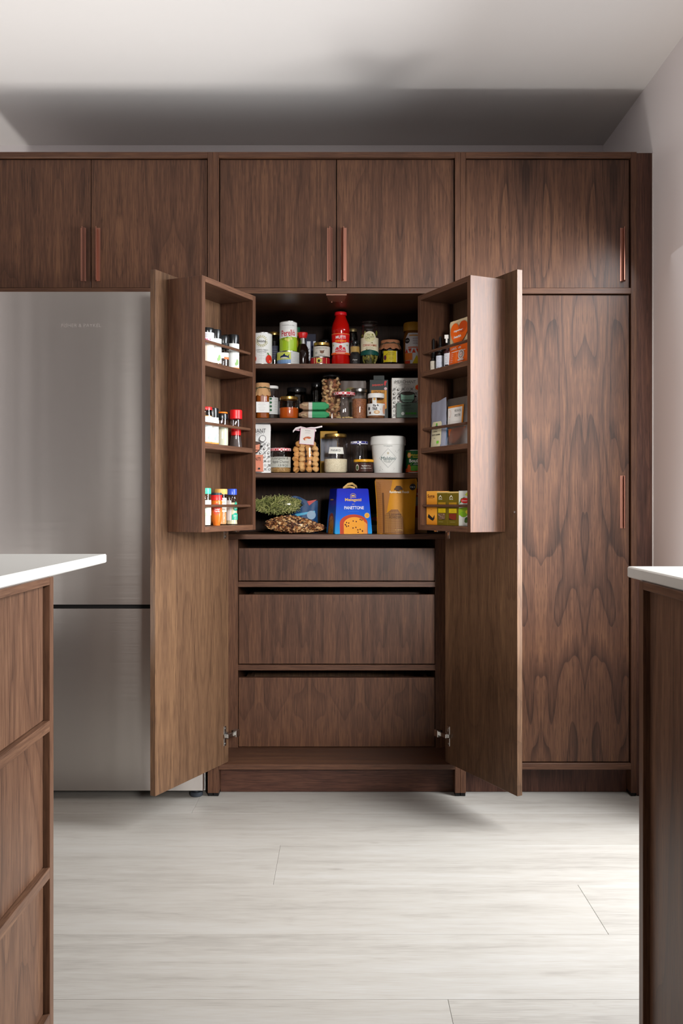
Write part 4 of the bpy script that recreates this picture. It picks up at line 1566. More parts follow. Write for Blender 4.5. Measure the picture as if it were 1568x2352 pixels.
def f(d, R, h):
    w = math.pi * R
    d.rect(-w, .003, w, h * .2, mat(196, 72, 28, .45))
    d.text('Reduced Salt', R * .0, h * .78, h * .07, mat(206, 190, 50), w=R * .85, bold=.02).text('Vegetable', R * 0, h * .68, h * .07, mat(206, 190, 50), w=R * .7, bold=.02)
    d.text('Bouillon', R * .05, h * .53, h * .15, M_white, w=R * 1.5, bold=.02).rect(-R * .3, h * .455, R * .6, h * .475, mat(120, 170, 60))
    d.lines(R * .1, h * .36, h * .42, 2, R * .8, M_paper, .001)
    d.ell(-R * .2, h * .2, R * .5, h * .12, mat(84, 146, 40)).ell(R * .5, h * .2, R * .3, h * .13, mat(196, 176, 140)).ell(-R * .72, h * .2, R * .2, h * .17, mat(206, 92, 34))
    d.line(-R * .6, h * .35, -R * .4, h * .42, .0012, mat(110, 160, 60)).line(-R * .45, h * .33, -R * .5, h * .44, .0012, mat(110, 160, 60))
    for i in range(6):
        d.ell(-R * .68 + R * .15 * math.cos(i * 1.05), h * .77 + h * .08 * math.sin(i * 1.05), R * .09, h * .05, mat(214, 160, 60), 8)
    d.ell(-R * .68, h * .77, R * .13, h * .07, mat(224, 170, 130))


tin('green bouillon tub with orange rim at the right end of the third shelf', 931, 981, 1034.4, SH[3], .010, mat(20, 82, 40, .45), f, cat='tub', name='stock_tub')

# ------------------------------------------------------------------ pantry floor shelf
def sack(t, w, dp, h, n, m, seed, name, sag=0.0):
    """pillow-shaped bag film with wrinkles"""
    r = random.Random(seed)
    nu, nv = 22, 14
    vs, fs = [], []
    for j in range(nv):
        a = 2 * math.pi * j / nv
        for i in range(nu + 1):
            q = i / nu
            e = max(.06, math.sin(math.pi * q) ** .55)
            ca, sa = math.cos(a), math.sin(a)
            z = h * (.5 + .5 * math.copysign(abs(sa) ** .8, sa) * e * (1 if sa > 0 else .98))
            z = max(z, h * .5 - h * .5 * e) if sa < 0 else z
            z *= 1 - sag * max(0, q - .45) / .55
            vs.append((w * (q - .5), dp / 2 * math.copysign(abs(ca) ** .8, ca) * (.55 + .45 * e), max(.0006, z + r.uniform(-1, 1) * h * .035)))
    for j in range(nv):
        for i in range(nu):
            fs.append((j * (nu + 1) + i, j * (nu + 1) + i + 1, ((j + 1) % nv) * (nu + 1) + i + 1, ((j + 1) % nv) * (nu + 1) + i))
    mb = MB(False)
    mb.faces(vs, fs, m)
    return mb.build(name, t)


Y = YS + .07
w = (751 - 604) * Y / F
h = pz(1184, YS + .03) - SH[4]
t = thing('granola_bag', 'clear bag of brown granola lying at the front of the lowest shelf', 'bag', (px(677, Y), Y, SH[4]), .03)
sack(t, w, .12, h, 1, FILM, 4, 'film', .42)
m = MB(False)
cols = [mat(150, 98, 56, .6), mat(118, 72, 40, .6), mat(190, 144, 94, .6), mat(88, 50, 32, .6), mat(206, 170, 124, .6), mat(62, 36, 30, .6)]
r = random.Random(3)
def skin(q, a, w, dp, h, k):
    e = max(.06, math.sin(math.pi * q) ** .55)
    ca, sa = math.cos(a), math.sin(a)
    return Vector((w * (q - .5) * .96, dp / 2 * math.copysign(abs(ca) ** .8, ca) * (.55 + .45 * e) * k, h * (.5 + .5 * math.copysign(abs(sa) ** .8, sa) * e * k)))


def slump(q):
    return 1 - .42 * max(0, q - .45) / .55


for i in range(900):
    q = r.uniform(.04, .96)
    p = skin(q, r.uniform(.28, 1.32) * math.pi, w, .12, h, r.uniform(.88, .97))
    p.z = max(.0075, p.z * slump(q))
    s = r.uniform(.6, 1.25)
    m.blob(p, .0060 * s, .0050 * s, .0022 * s, cols[i % 6], Matrix.Rotation(r.uniform(0, 6), 3, 'X') @ Matrix.Rotation(r.uniform(0, 6), 3, 'Z'))
m.build('granola', t, kind='stuff')
sack_in = sack(t, w * .9, .098, h * .80, 1, mat(92, 58, 36, .8), 5, 'filling', .42)
sack_in.location = (0, 0, h * .04)

Y = YS + .11
w = (698 - 578) * Y / F
zb = SH[4] + h * 1.06
h2 = pz(1138, YS + .06) - zb
t = thing('herb_bag', 'clear bag of dried green herb sprigs lying on the granola bag', 'bag', (px(640, Y), Y - .01, zb), -.05)
sack(t, w, .125, h2, 1, FILM, 9, 'film')
m = MB(False)
cols = [mat(150, 152, 92, .7), mat(120, 126, 70, .7), mat(172, 170, 112, .7), mat(96, 104, 56, .7)]
for i in range(520):
    q = r.uniform(.05, .93)
    e = math.sin(math.pi * q) ** .55
    a = r.uniform(-.35 * math.pi, .75 * math.pi)
    ca, sa = math.cos(a - .6), math.sin(a - .6)
    k = r.uniform(.86, .95)
    c = Vector((w * (q - .5) * .95, -.0625 * abs(ca) ** .8 * (.55 + .45 * e) * k, h2 * (.5 + .5 * math.copysign(abs(sa) ** .8, sa) * e * k)))
    if r.random() < .45:
        c = Vector((c.x, -.0625 * (.55 + .45 * e) * k * r.uniform(.82, 1), h2 * (.5 + .42 * e * r.uniform(-1, 1))))
    an = r.uniform(0, 6.28)
    L = r.uniform(.006, .012)
    dv = Vector((math.cos(an) * L, r.uniform(-.2, .2) * L, math.sin(an) * L))
    bend = Vector((-dv.z, 0, dv.x)) * r.uniform(-.35, .35)
    m.tube([c - dv, c + bend, c + dv], r.uniform(.0009, .0016), cols[i % 4], 4)
m.build('sprigs', t, kind='stuff')
o = sack(t, w * .9, .105, h2 * .86, 1, mat(70, 72, 40, .9), 6, 'filling')
o.location = (0, .004, h2 * .06)

# blue snack bag behind
Y = YS + .20
w, h = 66 * Y / F, pz(1146, Y) - SH[4]
t = thing('crisp_packet', 'blue foil packet in the shade behind the herb bag', 'packet', (px(697, Y), Y, SH[4]))
fn = pouch(t, w, h, .05, .006, mat(16, 60, 104, .45), wob=.003, top=lambda q: -.012 * math.sin(q * 5))
d = D2().poly([(w * .12, h * .93), (w * .46, h * .98), (w * .2, h * .80)], mat(176, 34, 30, .4)).poly([(-w * .3, h * .55), (w * .4, h * .65), (w * .42, h * .60), (-w * .3, h * .47)], mat(70, 160, 196, .4)).ell(w * .28, h * .52, w * .16, h * .13, mat(120, 150, 176, .4)).poly([(-w * .4, h * .42), (w * .3, h * .26), (w * .2, h * .34)], mat(60, 150, 190, .4))
d.build('print', t, fn, w / 8, h / 8)

# panettone box
Y = YS + .024
xc = (769 + 855.6) / 2
wb, wt = (855.6 - 769) * Y / F * 1.04, (845.6 - 772.8) * Y / F * 1.04
h = pz(1122, Y) - SH[4]
t = thing('cake_box', 'blue tapered cake box with gold ribbon handle', 'box', (px(xc, Y), Y, SH[4]), .28)
BL = gradient_mat('blue_print', 0, h, [(0.0, rgb(36, 150, 206)), (.35, rgb(22, 96, 196)), (.75, rgb(24, 50, 190)), (1.0, rgb(26, 36, 170))], .3)
DPT = .128
ins = (wb - wt) / 2
vs = [(-wb / 2, 0, 0), (wb / 2, 0, 0), (wb / 2, DPT, 0), (-wb / 2, DPT, 0), (-wt / 2, ins, h), (wt / 2, ins, h), (wt / 2, DPT - ins, h), (-wt / 2, DPT - ins, h)]
m = MB(False)
bv, fc = m.faces(vs, [(0, 1, 5, 4), (1, 2, 6, 5), (2, 3, 7, 6), (3, 0, 4, 7), (4, 5, 6, 7), (3, 2, 1, 0)], BL)
bmesh.ops.bevel(m.bm, geom=m.bm.edges[:], offset=.0025, segments=2, affect='EDGES')
m.build('carton', t)


def slice_(d, w, h, k=1.0):
    c1, c2, dk = mat(176, 60, 26, .5), mat(222, 150, 40, .5), mat(84, 30, 20, .6)
    d.poly([(-w, 0)] + [(w * math.cos(math.pi - i * math.pi / 14), h * .55 + h * .45 * math.sin(i * math.pi / 14)) for i in range(15)] + [(w, 0)], c1)
    d.poly([(-w * .72, 0)] + [(w * .05 + w * .77 * math.cos(math.pi - i * math.pi / 14), h * .5 + h * .36 * math.sin(i * math.pi / 14)) for i in range(15)] + [(w * .82, 0)], c2)
    d.poly([(w * .72, 0), (w * .96, 0), (w * .96, h * .5), (w * .8, h * .62)], mat(216, 140, 70, .5))
    for i in range(17):
        d.ell(w * .62 * math.sin(i * 2.4 + .5), h * (.08 + .68 * ((i * .37) % 1.0)), w * .05, h * .04, dk, 7)


tap = lambda u, v, w_: (u, ins * v / h - w_, v)
d = D2()
gd = mat(206, 170, 100, .4)
d.ring(0, h * .845, wt * .09, h * .05, .0012, gd, mat(30, 44, 170, .3)).rect(-wt * .05, h * .825, wt * .05, h * .86, gd).rect(-wt * .1, h * .80, wt * .1, h * .808, gd)
d.text('Melegatti', 0, h * .745, h * .085, gd, w=wb * .44, bold=.035)
d.text('1894', 0, h * .655, h * .018, gd, w=wb * .07)
d.text('PANETTONE', wb * .02, h * .575, h * .07, M_white, w=wb * .52, bold=.015)
d.lines(0, h * .49, h * .50, 1, wb * .4, mat(90, 150, 200), .0006)
d.ell(wb * .36, h * .405, wb * .07, wb * .07, gd).ell(wb * .36, h * .405, wb * .05, wb * .05, mat(214, 150, 40))
b2 = D2()
slice_(d, wb * .37, h * .43)
d.build('print', t, tap)
d = D2()
slice_(d, DPT * .3, h * .46)
d.rect(-DPT * .16, h * .74, DPT * .16, h * .77, gd)
d.build('print', t, lambda u, v, w_: (-wb / 2 + ins * v / h - w_, DPT * .5 - u, v))
m = MB(False)
gg = mat(190, 156, 96, .3, .4)
ribbon(m, [(-.03, DPT * .35, h + .001), (-.012, DPT * .33, h + .017), (.006, DPT * .32, h + .020), (.024, DPT * .32, h + .008), (.026, DPT * .33, h + .002)], .009, gg)
ribbon(m, [(-.028, DPT * .4, h + .004), (0, DPT * .42, h + .008), (.02, DPT * .4, h + .004)], .008, gg)
m.build('ribbon', t)

# ochre pouch
Y = YS + .035
w, h = (956.6 - 858) * Y / F, pz(1099, Y) - SH[4]
t = thing('powder_pouch', 'ochre stand-up food powder pouch with dark tree print', 'pouch', (px(909, Y), Y, SH[4]), -.06)
oc_ = mat(190, 128, 22, .5, 0, .2)
fn = pouch(t, w, h, .062, .003, oc_, bulge=.006, wob=.0035, taper=.13, top=lambda q: -.003 * math.cos(q * 3))
d = D2()
tan_ = mat(150, 98, 46, .5)
d.poly([(-w * .48, h * .01), (-w * .34, h * .01), (-w * .34, h * .8), (-w * .24, h * .84), (-w * .22, h * .9), (-w * .1, h * .93), (-w * .08, h * .97), (-w * .48, h * .985)], tan_)
tx = mat(120, 74, 32, .6)
for i in range(26):
    d.line(-w * .47, h * (.02 + .036 * i), -w * .35, h * (.03 + .036 * i), .0005, tx)
for i in range(4):
    d.line(-w * (.46 - .03 * i), h * .02, -w * (.46 - .03 * i), h * .95, .0005, tx)
d.poly([(-w * .34, h * .01), (-w * .29, h * .01), (-w * .3, h * .74), (-w * .34, h * .74)], mat(92, 56, 22, .6))
d.poly([(-w * .30, h * .01), (w * .2, h * .01), (w * .18, h * .30), (w * .05, h * .44), (-w * .12, h * .44), (-w * .3, h * .34)], mat(124, 80, 36, .5))
lc = mat(190, 144, 70, .5)
for i in range(9):
    d.line(-w * .27 + i * w * .055, h * .03, -w * .25 + i * w * .05, h * .42 - h * .012 * abs(i - 5), .0005, lc)
for i in range(12):
    d.line(-w * .28, h * (.05 + .03 * i), w * .17, h * (.06 + .03 * i), .0005, lc)
d.text('POWDER', -w * .02, h * .30, h * .04, mat(60, 34, 18), w=w * .30).text('Lucuma', -w * .02, h * .355, h * .045, mat(70, 40, 20), w=w * .32).text('e 300g', w * .08, h * .075, h * .03, mat(190, 150, 90), w=w * .2)
dk = mat(64, 40, 24)
for u, v, q in ((0, .835, .06), (-.04, .82, .045), (.045, .822, .045), (.0, .80, .05), (-.07, .81, .03), (.075, .81, .03), (.03, .845, .035), (-.03, .848, .035)):
    d.ell(w * (.06 + u), h * v, w * q, h * q * .55, dk, 10)
d.line(w * .06, h * .80, w * .06, h * .768, .002, dk)
d.text('Rainforest Foods', w * .08, h * .755, h * .042, mat(232, 226, 206), w=w * .48, shear=.2, bold=.012)
d.ell(w * .40, h * .845, w * .075, w * .075, M_ink).text('3 for 2', w * .40, h * .845, h * .022, M_white, w=w * .11)
lg = mat(170, 116, 30)
for i in range(7):
    a = i * .9
    d.line(w * (.16 + .03 * i), h * (.58 - .05 * i), w * (.2 + .035 * i), h * (.56 - .045 * i), .0008, lg)
    d.ring(w * (.26 + .05 * (i % 3)), h * (.62 - .06 * i), w * .022, h * .014, .0005, lg, oc_, 8)
d.build('print', t, fn, w / 8, h / 10)

t = thing('sauce_tin', 'red tin with pale disc half hidden behind the ochre pouch', 'tin', (px(957, YS + .17), YS + .17, SH[4]))
MB(False).lathe([(0, .06), (.036, .06), (.037, .063), (.037, .196), (.034, .199), (0, .199)], mat(160, 26, 26, .4)).build('can', t)
MB(False).box(-.037, .037, -.037, .037, 0, .06, mat(186, 146, 100, .6), .001).build('base', t, 'tan lower section')
d = D2().ell(-.012, .125, .022, .02, mat(150, 150, 152)).rect(-.03, .175, .02, .2, mat(170, 150, 160)).text('Vital', -.008, .155, .012, M_paper, w=.03)
d.build('label', t, on_cyl(.0372), su=.008)

t = thing('food_packet', 'small pale packet with a pink flower between cake box and ochre pouch', 'packet', (px(864, YS + .2), YS + .2, SH[4]))
MB(False).box(-.03, .03, 0, .03, 0, .075, mat(92, 104, 72, .5), .003).build('carton', t)
D2().rect(-.028, .004, .028, .03, mat(170, 176, 160)).ell(0, .055, .02, .008, mat(190, 90, 120), 10).ell(.008, .05, .012, .006, mat(206, 120, 140), 8).build('print', t, on_flat())


# ------------------------------------------------------------------ spice racks
def rk(s, pxc, m, z=None):
    """point on the line of sight through column pxc, standing m metres off the door's inner face"""
    k = (pxc - PX) / F
    ax, ay = CX + s * HX - s * .901 * m, HY - .434 * m
    t = (k * ay - ax) / (s * UX - k * UY)
    return ax + s * UX * t, ay + UY * t


def rjar(label, s, pc, m, z, R, pt, lab=None, rot=0.0, name='spice_jar', cat='spice jar', **k):
    x, y = rk(s, pc, m)
    h = pz(pt, y) - z
    t = thing(name, label, cat, (x, y, z), look(x, y) + rot)
    jar_parts(t, R, h, **k)
    if lab:
        d = D2()
        lab(d, R, h)
        d.build('label', t, on_cyl(R), su=R * .25)
    return t


MF = .088
A, B, Cc = (SHELF[q] + .0004 for q in 'ABC')


def wl(col, text=None, col2=None):
    def f(d, R, h):
        d.rect(-R * 1.2, h * .07, R * 1.2, h * .74, mat(212, 212, 207, .5))
        d.lines(R * .55, h * .3, h * .6, 5, R * .55, M_grey, .0006)
        d.ell(R * .7, h * .22, R * .22, h * .08, col).ell(R * .5, h * .17, R * .16, h * .05, col)
        if col2:
            d.rect(-R * 1.2, h * .03, R * 1.2, h * .07, col2)
        if text:
            d.text(text, 0, h * .66, h * .06, M_ink, w=R * 1.1)
    return f


gr_, pk_ = mat(126, 160, 96), mat(226, 40, 110, .4)


def f(d, R, h):
    d.rect(-R * 1.3, h * .04, R * 1.3, h * .55, mat(224, 208, 190, .5)).rect(-R * 1.3, h * .55, R * 1.3, h * .86, mat(216, 210, 214, .5)).rect(-R * 1.3, h * .55, R * 1.3, h * .60, mat(226, 190, 206, .5))
    d.text('SALT', 0, h * .66, h * .05, pk_, w=R * 1.2, bold=.03).lines(0, h * .75, h * .8, 2, R, M_grey)


rjar('spice jar with white and hot-pink label at the outer end of its rack shelf', -1, 475.5, MF, A, .0225, 754, f, lid=M_blackg, lh=.016, fill=mat(216, 198, 178), frac=.8, neck=.94)
rjar('white labelled spice jar with black cap beside the pink labelled one', -1, 493.5, MF, A, .0225, 758, wl(gr_), lid=M_blackg, lh=.034, fill=mat(150, 110, 70), frac=.7, neck=.9, sh=.62)


def f(d, R, h):
    d.rect(-R * 1.2, h * .56, R * 1.2, h * .76, M_black).text('Allspice', 0, h * .66, h * .09, M_white, w=R * 1.25, bold=.02)
    d.rect(-R * 1.0, h * .28, R * 1.0, h * .46, M_paper).rect(R * .2, h * .26, R * 1.0, h * .33, mat(206, 100, 50))


rjar('black banded allspice jar, middle of the left top rack shelf', -1, 511.5, MF, A, .0225, 772.5, f, lid=M_blackg, lh=.026, fill=mat(44, 32, 26), frac=.55, neck=.9, sh=.66)
rjar('dark spice jar with black cap pushed back by the dowel rail', -1, 522, .045, A, .020, 770, lid=M_blackg, lh=.03, fill=mat(40, 30, 26), frac=.6, glass=GLD)
rjar('white labelled spice jar with orange-marked black cap, last on the left top rack shelf', -1, 534.5, MF, A, .0225, 770, wl(gr_, None, mat(196, 120, 60)), lid=M_blackg, lh=.034, fill=mat(120, 80, 44), frac=.7, neck=.92, sh=.62)

rjar('red topped spice jar with white label at the outer end of the middle rack shelf', -1, 472.5, MF, B, .0215, 935, wl(mat(150, 190, 160), None, mat(200, 120, 50)), lid=M_red, lh=.010, fill=mat(190, 140, 80), frac=.84, neck=.92, sh=.84)
rjar('black capped spice jar with white label next to the red topped one', -1, 487.5, MF, B, .0215, 938, wl(mat(150, 190, 160), None, mat(200, 130, 60)), lid=M_blackg, lh=.030, fill=mat(196, 120, 50), frac=.7, neck=.95, sh=.66)


def f(d, R, h):
    pass


x, y = rk(-1, 509.5, MF)
R, h = .0225, 0
h = pz(947, y) - B
t = thing('spice_jar', 'clear spice jar of pale leaves with black and orange cap', 'spice jar', (x, y, B), look(x, y))
jar_parts(t, R, h * .96, lid=M_blackg, lh=.019, fill=mat(180, 182, 160, .6), frac=.74, neck=.95, sh=.76)
MB(False).lathe([(R * .8, h * .955), (R * .86, h * .96), (R * .8, h), (0, h)], mat(226, 110, 20, .35)).build('cap_top', t)
x, y = rk(-1, 541.5, MF - .004)
h = pz(942, y) - B
R = .0235
t = thing('salt_grinder', 'cone shaped glass spice grinder with bright red cap', 'grinder', (x, y, B), look(x, y))
MB(False).lathe([(0, 0), (R * .96, 0), (R, .003), (R * .62, h * .42), (R * .66, h * .5), (R * .8, h * .62), (R * .74, h * .74), (R * .6, h * .77)], GL).build('glass', t)
MB(False).lathe([(0, .003), (R * .92, .003), (R * .68, h * .30), (0, h * .31)], mat(70, 58, 54, .6)).build('peppercorns', t)
MB(False).lathe([(R * .66, h * .33), (R * .72, h * .34), (R * .74, h * .5), (R * .6, h * .51)], M_red).build('collar', t)
MB(False).lathe([(R * .72, h * .76), (R * .9, h * .765), (R * .9, h * .985), (R * .82, h), (0, h)], mat(214, 28, 32, .35), n=32).build('cap', t)


def f(d, R, h):
    d.rect(-R * 1.2, h * .28, R * 1.2, h * .68, mat(222, 226, 210, .5)).rect(-R * 1.2, h * .28, R * 1.2, h * .36, mat(170, 200, 160)).lines(0, h * .4, h * .62, 4, R, M_grey)


rjar('green capped spice jar at the outer end of the lowest rack shelf', -1, 470, MF, Cc, .0215, 1121, f, lid=mat(60, 176, 138, .35), lh=.019, fill=mat(196, 196, 180), frac=.8, neck=.92, sh=.76)
x, y = rk(-1, 497, MF)
h = pz(1132, y) - Cc
R = .0185
t = thing('paprika_jar', 'orange paprika jar with red and black cap', 'spice jar', (x, y, Cc), look(x, y))
MB(False).lathe([(0, 0), (R * .62, 0), (R * .66, .004), (R * .92, h * .16), (R, h * .3), (R, h * .72), (R * .9, h * .78), (0, h * .78)], mat(206, 104, 34, .25)).build('jar', t)
MB(False).lathe([(R * .94, h * .77), (R * 1.06, h * .775), (R * 1.0, h * .9), (R * 1.04, h * .93), (0, h * .93)], mat(220, 36, 34, .35)).build('cap', t)
MB(False).lathe([(R * .98, h * .93), (R * .92, h), (0, h)], mat(46, 52, 60, .4)).build('cap_top', t, 'black flip top')
d = D2()
d.ell(0, h * .5, R * .8, h * .18, mat(214, 84, 50)).ell(R * .1, h * .53, R * .7, h * .14, mat(206, 60, 40)).text('Smoked', R * .1, h * .5, h * .06, M_white, w=R * .9, shear=.2).text('Paprika', R * .1, h * .43, h * .06, M_white, w=R * .9, shear=.2)
d.build('label', t, on_cyl(R), su=R * .25)


def f(d, R, h):
    d.rect(-R * 1.1, h * .55, R * 1.1, h * .75, mat(232, 222, 200, .5)).text('Masala', R * .3, h * .65, h * .07, mat(206, 60, 40), w=R * .9).rect(-R * 1.1, h * .36, R * 1.1, h * .5, mat(224, 206, 190, .5)).text('Seasoning', R * .2, h * .43, h * .05, M_grey, w=R)


rjar('tan capped spice jar behind the orange paprika jar', -1, 507, .058, Cc, .021, 1123, f, lid=mat(212, 162, 88, .4), lh=.018, fill=mat(188, 134, 84), frac=.8, neck=.98, sh=.76, lidr=1.06)
x, y = rk(-1, 532.5, MF - .006)
R = .0195
h = pz(1123, y) - Cc
t = thing('spice_bottle', 'square-shouldered spice bottle with blue cap and teal label', 'spice jar', (x, y, Cc), look(x, y) + .1)
MB(False).lathe([(0, 0), (R * .96, 0), (R, .004), (R * .98, h * .06), (R * .92, h * .1), (R * .92, h * .68), (R, h * .72), (R * .96, h * .78), (R * .7, h * .82), (R * .7, h * .86)], GL).build('glass', t)
MB(False).lathe([(0, .003), (R * .92, .003), (R * .88, h * .1), (R * .88, h * .62), (0, h * .62)], mat(190, 184, 152, .7)).build('spice', t)
MB(False).lathe([(R * .8, h * .835), (R * .86, h * .84), (R * .86, h * .985), (R * .8, h), (0, h)], mat(46, 74, 176, .3)).build('cap', t)
d = D2()
te = mat(20, 146, 116, .45)
d.rect(-R * 1.1, h * .12, -R * .2, h * .68, mat(200, 198, 196, .5))
d.poly([(-R * .1, h * .14), (R * 1.2, h * .14), (R * 1.2, h * .3), (R * .55, h * .34), (-R * .1, h * .28)], te).ell(R * .62, h * .46, R * .4, h * .07, te).poly([(R * .3, h * .56), (R * .62, h * .66), (R * .95, h * .56)], te)
d.text('Ground', R * .5, h * .265, h * .035, M_white, w=R * .7).text('Ginger', R * .5, h * .22, h * .035, M_white, w=R * .65).lines(R * .5, h * .16, h * .18, 2, R * .6, M_white, .0006).text('Spice', R * .62, h * .46, h * .04, M_white, w=R * .55)
d.build('label', t, on_cyl(R * .99), su=R * .25)


# right rack
def dropper(label, pc, R, hb, pt, capm, tint, lab, m=MF):
    x, y = rk(1, pc, m)
    h = pz(pt, y) - A
    t = thing('dropper_bottle', label, 'bottle', (x, y, A), look(x, y) - .15)
    MB(False).lathe([(0, 0), (R * .94, 0), (R, .003), (R, hb), (R * .9, hb + .004), (R * .5, hb + .010), (R * .45, hb + .014), (0, hb + .014)], tint).build('bottle', t)
    MB(False).lathe([(R * .52, hb + .011), (R * .62, hb + .012), (R * .6, hb + .030), (R * .34, hb + .033), (R * .36, h * .94), (R * .2, h), (0, h)], capm).build('dropper', t)
    d = D2()
    d.rect(-R * 1.3, hb * .06, R * 1.3, hb * .96, lab)
    d.lines(-R * .05, hb * .22, hb * .84, 7, R * 1.2, mat(90, 90, 96), .0007)
    d.rect(-R * .5, hb * .12, R * .05, hb * .17, M_ink)
    d.build('label', t, on_cyl(R), su=R * .25)


dk = mat(22, 16, 14, .15)
dropper('smallest dropper bottle with cream label on the right top rack shelf', 995.5, .0115, .040, 778, M_black, dk, mat(206, 196, 178, .5))
dropper('dropper bottle with pale blue label between two other droppers', 1011, .0145, .052, 773, M_black, dk, mat(206, 210, 222, .5))
x, y = rk(1, 1030, MF)
h = pz(771, y) - A
R = .0155
t = thing('spray_bottle', 'white labelled bottle with folded white tag beside the orange sachet', 'bottle', (x, y, A), look(x, y) - .15)
MB(False).lathe([(0, 0), (R * .95, 0), (R, .003), (R, .058), (R * .6, .066), (R * .55, .07), (0, .07)], mat(60, 26, 28, .2)).build('bottle', t)
MB(False).lathe([(R * .6, .066), (R * .64, .067), (R * .6, .084), (R * .3, .086), (R * .34, h), (0, h)], M_black).build('cap', t)
MB(False).box(-.012, .001, -.013, -.011, h - .012, h + .001, M_paper, .0004).box(-.008, -.002, -.013, -.011, h - .026, h - .012, M_paper, .0004).build('tag', t)
d = D2().rect(-R * 1.3, .003, R * 1.3, .05, mat(206, 208, 214, .5)).lines(0, .018, .044, 7, R * 1.1, mat(90, 90, 96), .0007).rect(-R * .7, .008, R * .1, .012, M_ink)
d.build('label', t, on_cyl(R), su=R * .25)

PHI = math.atan2(-.901, .434)       # yaw of the right rack's open face


def rplace(nm, label, cat, pa, pb, m, z, pt, tall=None):
    xa, ya = rk(1, pa, m)
    xb, yb = rk(1, pb, m)
    w = math.hypot(xb - xa, yb - ya)
    x, y = (xa + xb) / 2, (ya + yb) / 2
    return thing(nm, label, cat, (x, y, z), PHI), w, (pz(pt, y) - z)


t, w, h = rplace('supplement_pouch', 'cream and orange pouch with a big orange heart in the right top rack', 'pouch', 1033, 1082, .085, A, 733)
fn = pouch(t, w, h, .034, .003, mat(216, 196, 158, .5))
d = D2()
og, od = mat(230, 98, 22, .45), mat(206, 78, 20, .45)
d.rect(-w * .44, h * .01, w * .46, h * .46, og)
d.text('CURCUMIN', -w * .1, h * .385, h * .045, M_white, w=w * .52, bold=.01).rect(-w * .3, h * .305, w * .36, h * .318, M_paper)
d.rect(w * -.02, h * .08, w * -.008, h * .3, mat(240, 160, 110)).lines(-w * .24, h * .1, h * .26, 5, w * .14, M_paper, .0008)
d.ell(w * .2, h * .225, w * .13, w * .13, mat(206, 190, 180)).ring(w * .2, h * .225, w * .09, w * .09, w * .02, mat(120, 90, 90), mat(206, 190, 180)).line(w * .17, h * .225, w * .2, h * .205, .0016, od).line(w * .2, h * .205, w * .25, h * .25, .0016, od)
d.rect(w * .08, h * .09, w * .32, h * .13, mat(206, 180, 170)).lines(w * .2, h * .05, h * .06, 1, w * .24, M_paper, .0008)
hx, hy, hs = w * .02, h * .68, w * .42
pts = [(hx + hs * .062 * 16 * math.sin(q) ** 3, hy + hs * .062 * (13 * math.cos(q) - 5 * math.cos(2 * q) - 2 * math.cos(3 * q) - math.cos(4 * q))) for q in [i * 2 * math.pi / 36 for i in range(36)]]
d.poly(pts, og)
d.ell(hx + hs * .42, hy + hs * .4, hs * .45, hs * .36, od, 16)
d.text('together', hx - hs * .05, hy + hs * .22, h * .055, M_white, w=hs * 1.05, bold=.03, shear=.15).text('health', hx - hs * .1, hy - hs * .15, h * .055, M_white, w=hs * .85, bold=.03, shear=.15)
d.lines(0, h * .93, h * .935, 1, w * .7, mat(176, 140, 100), .0006)
d.build('print', t, fn, w / 8, h / 10)

t, w, h = rplace('spice_pouch', 'grey frosted spice pouch with green-marked cream label in the right middle rack', 'pouch', 991, 1025, .092, B, 922)
fn = pouch(t, w, h, .03, .003, mat(134, 136, 150, .35), wob=.0012, top=lambda q: .010 * max(0, q) * 2)
d = D2()
cr = mat(206, 198, 166, .5)
d.poly([(-w * .36, h * .02), (w * .28, h * .02), (w * .32, h * .07), (w * .32, h * .52), (w * .26, h * .56), (-w * .28, h * .56), (-w * .36, h * .5)], cr)
d.ell(0, h * .50, w * .06, h * .03, mat(110, 176, 60)).ell(0, h * .43, w * .14, h * .045, mat(20, 84, 84)).ell(0, h * .415, w * .1, h * .025, cr)
d.text('ORGANIC', -w * .06, h * .345, h * .026, M_ink, w=w * .26).text('GROUND CARDAMOM', -w * .02, h * .275, h * .034, M_ink, w=w * .56, bold=.01).text('45g', -w * .08, h * .2, h * .022, M_grey, w=w * .12)
d.rect(w * .08, h * .08, w * .22, h * .14, mat(120, 190, 60)).lines(w * .12, h * .05, h * .055, 1, w * .2, M_grey, .0006)
d.build('label', t, fn, w / 8, h / 10)

t, w, h = rplace('spice_pouch', 'clear pouch of orange chilli powder with orange-edged white label', 'pouch', 1027, 1079, .083, B, 913)
fn = pouch(t, w, h, .030, .003, glass_mat('cloudy_film', (.72, .70, .64, 1), .28, .3, .35), wob=.002)
m = MB(False)
n = 12
pw = grain_mat('chilli_powder', rgb(170, 84, 34), rgb(196, 106, 48), 600, .8)
m.prism([(-w * .36, h * .12), (-w * .28, h * .07), (-w * .12, h * .06), (w * .08, h * .13), (w * .24, h * .24), (w * .38, h * .38), (-w * .36, h * .36)], -.0075, .0075, pw, 'y')
m.build('powder', t)
d = D2()
d.rect(-w * .42, h * .42, w * .30, h * .84, mat(206, 126, 40, .5)).rect(-w * .42, h * .42, w * .24, h * .80, mat(224, 220, 214, .5))
d.text('MEXICAN CHILLI', w * .06, h * .73, h * .05, M_ink, w=w * .30).text('SPICE TIPS', w * .05, h * .63, h * .05, M_ink, w=w * .26)
d.ring(-w * .32, h * .68, w * .06, h * .08, .0008, mat(206, 120, 60), mat(224, 220, 214, .5)).lines(-w * .32, h * .48, h * .57, 4, w * .1, M_grey, .0006).lines(w * .1, h * .45, h * .455, 1, w * .2, M_ink, .0008)
d.rect(-w * .49, h * .04, -w * .40, h * .44, mat(20, 110, 160, .4))
d.build('label', t, fn, w / 8, h / 10)


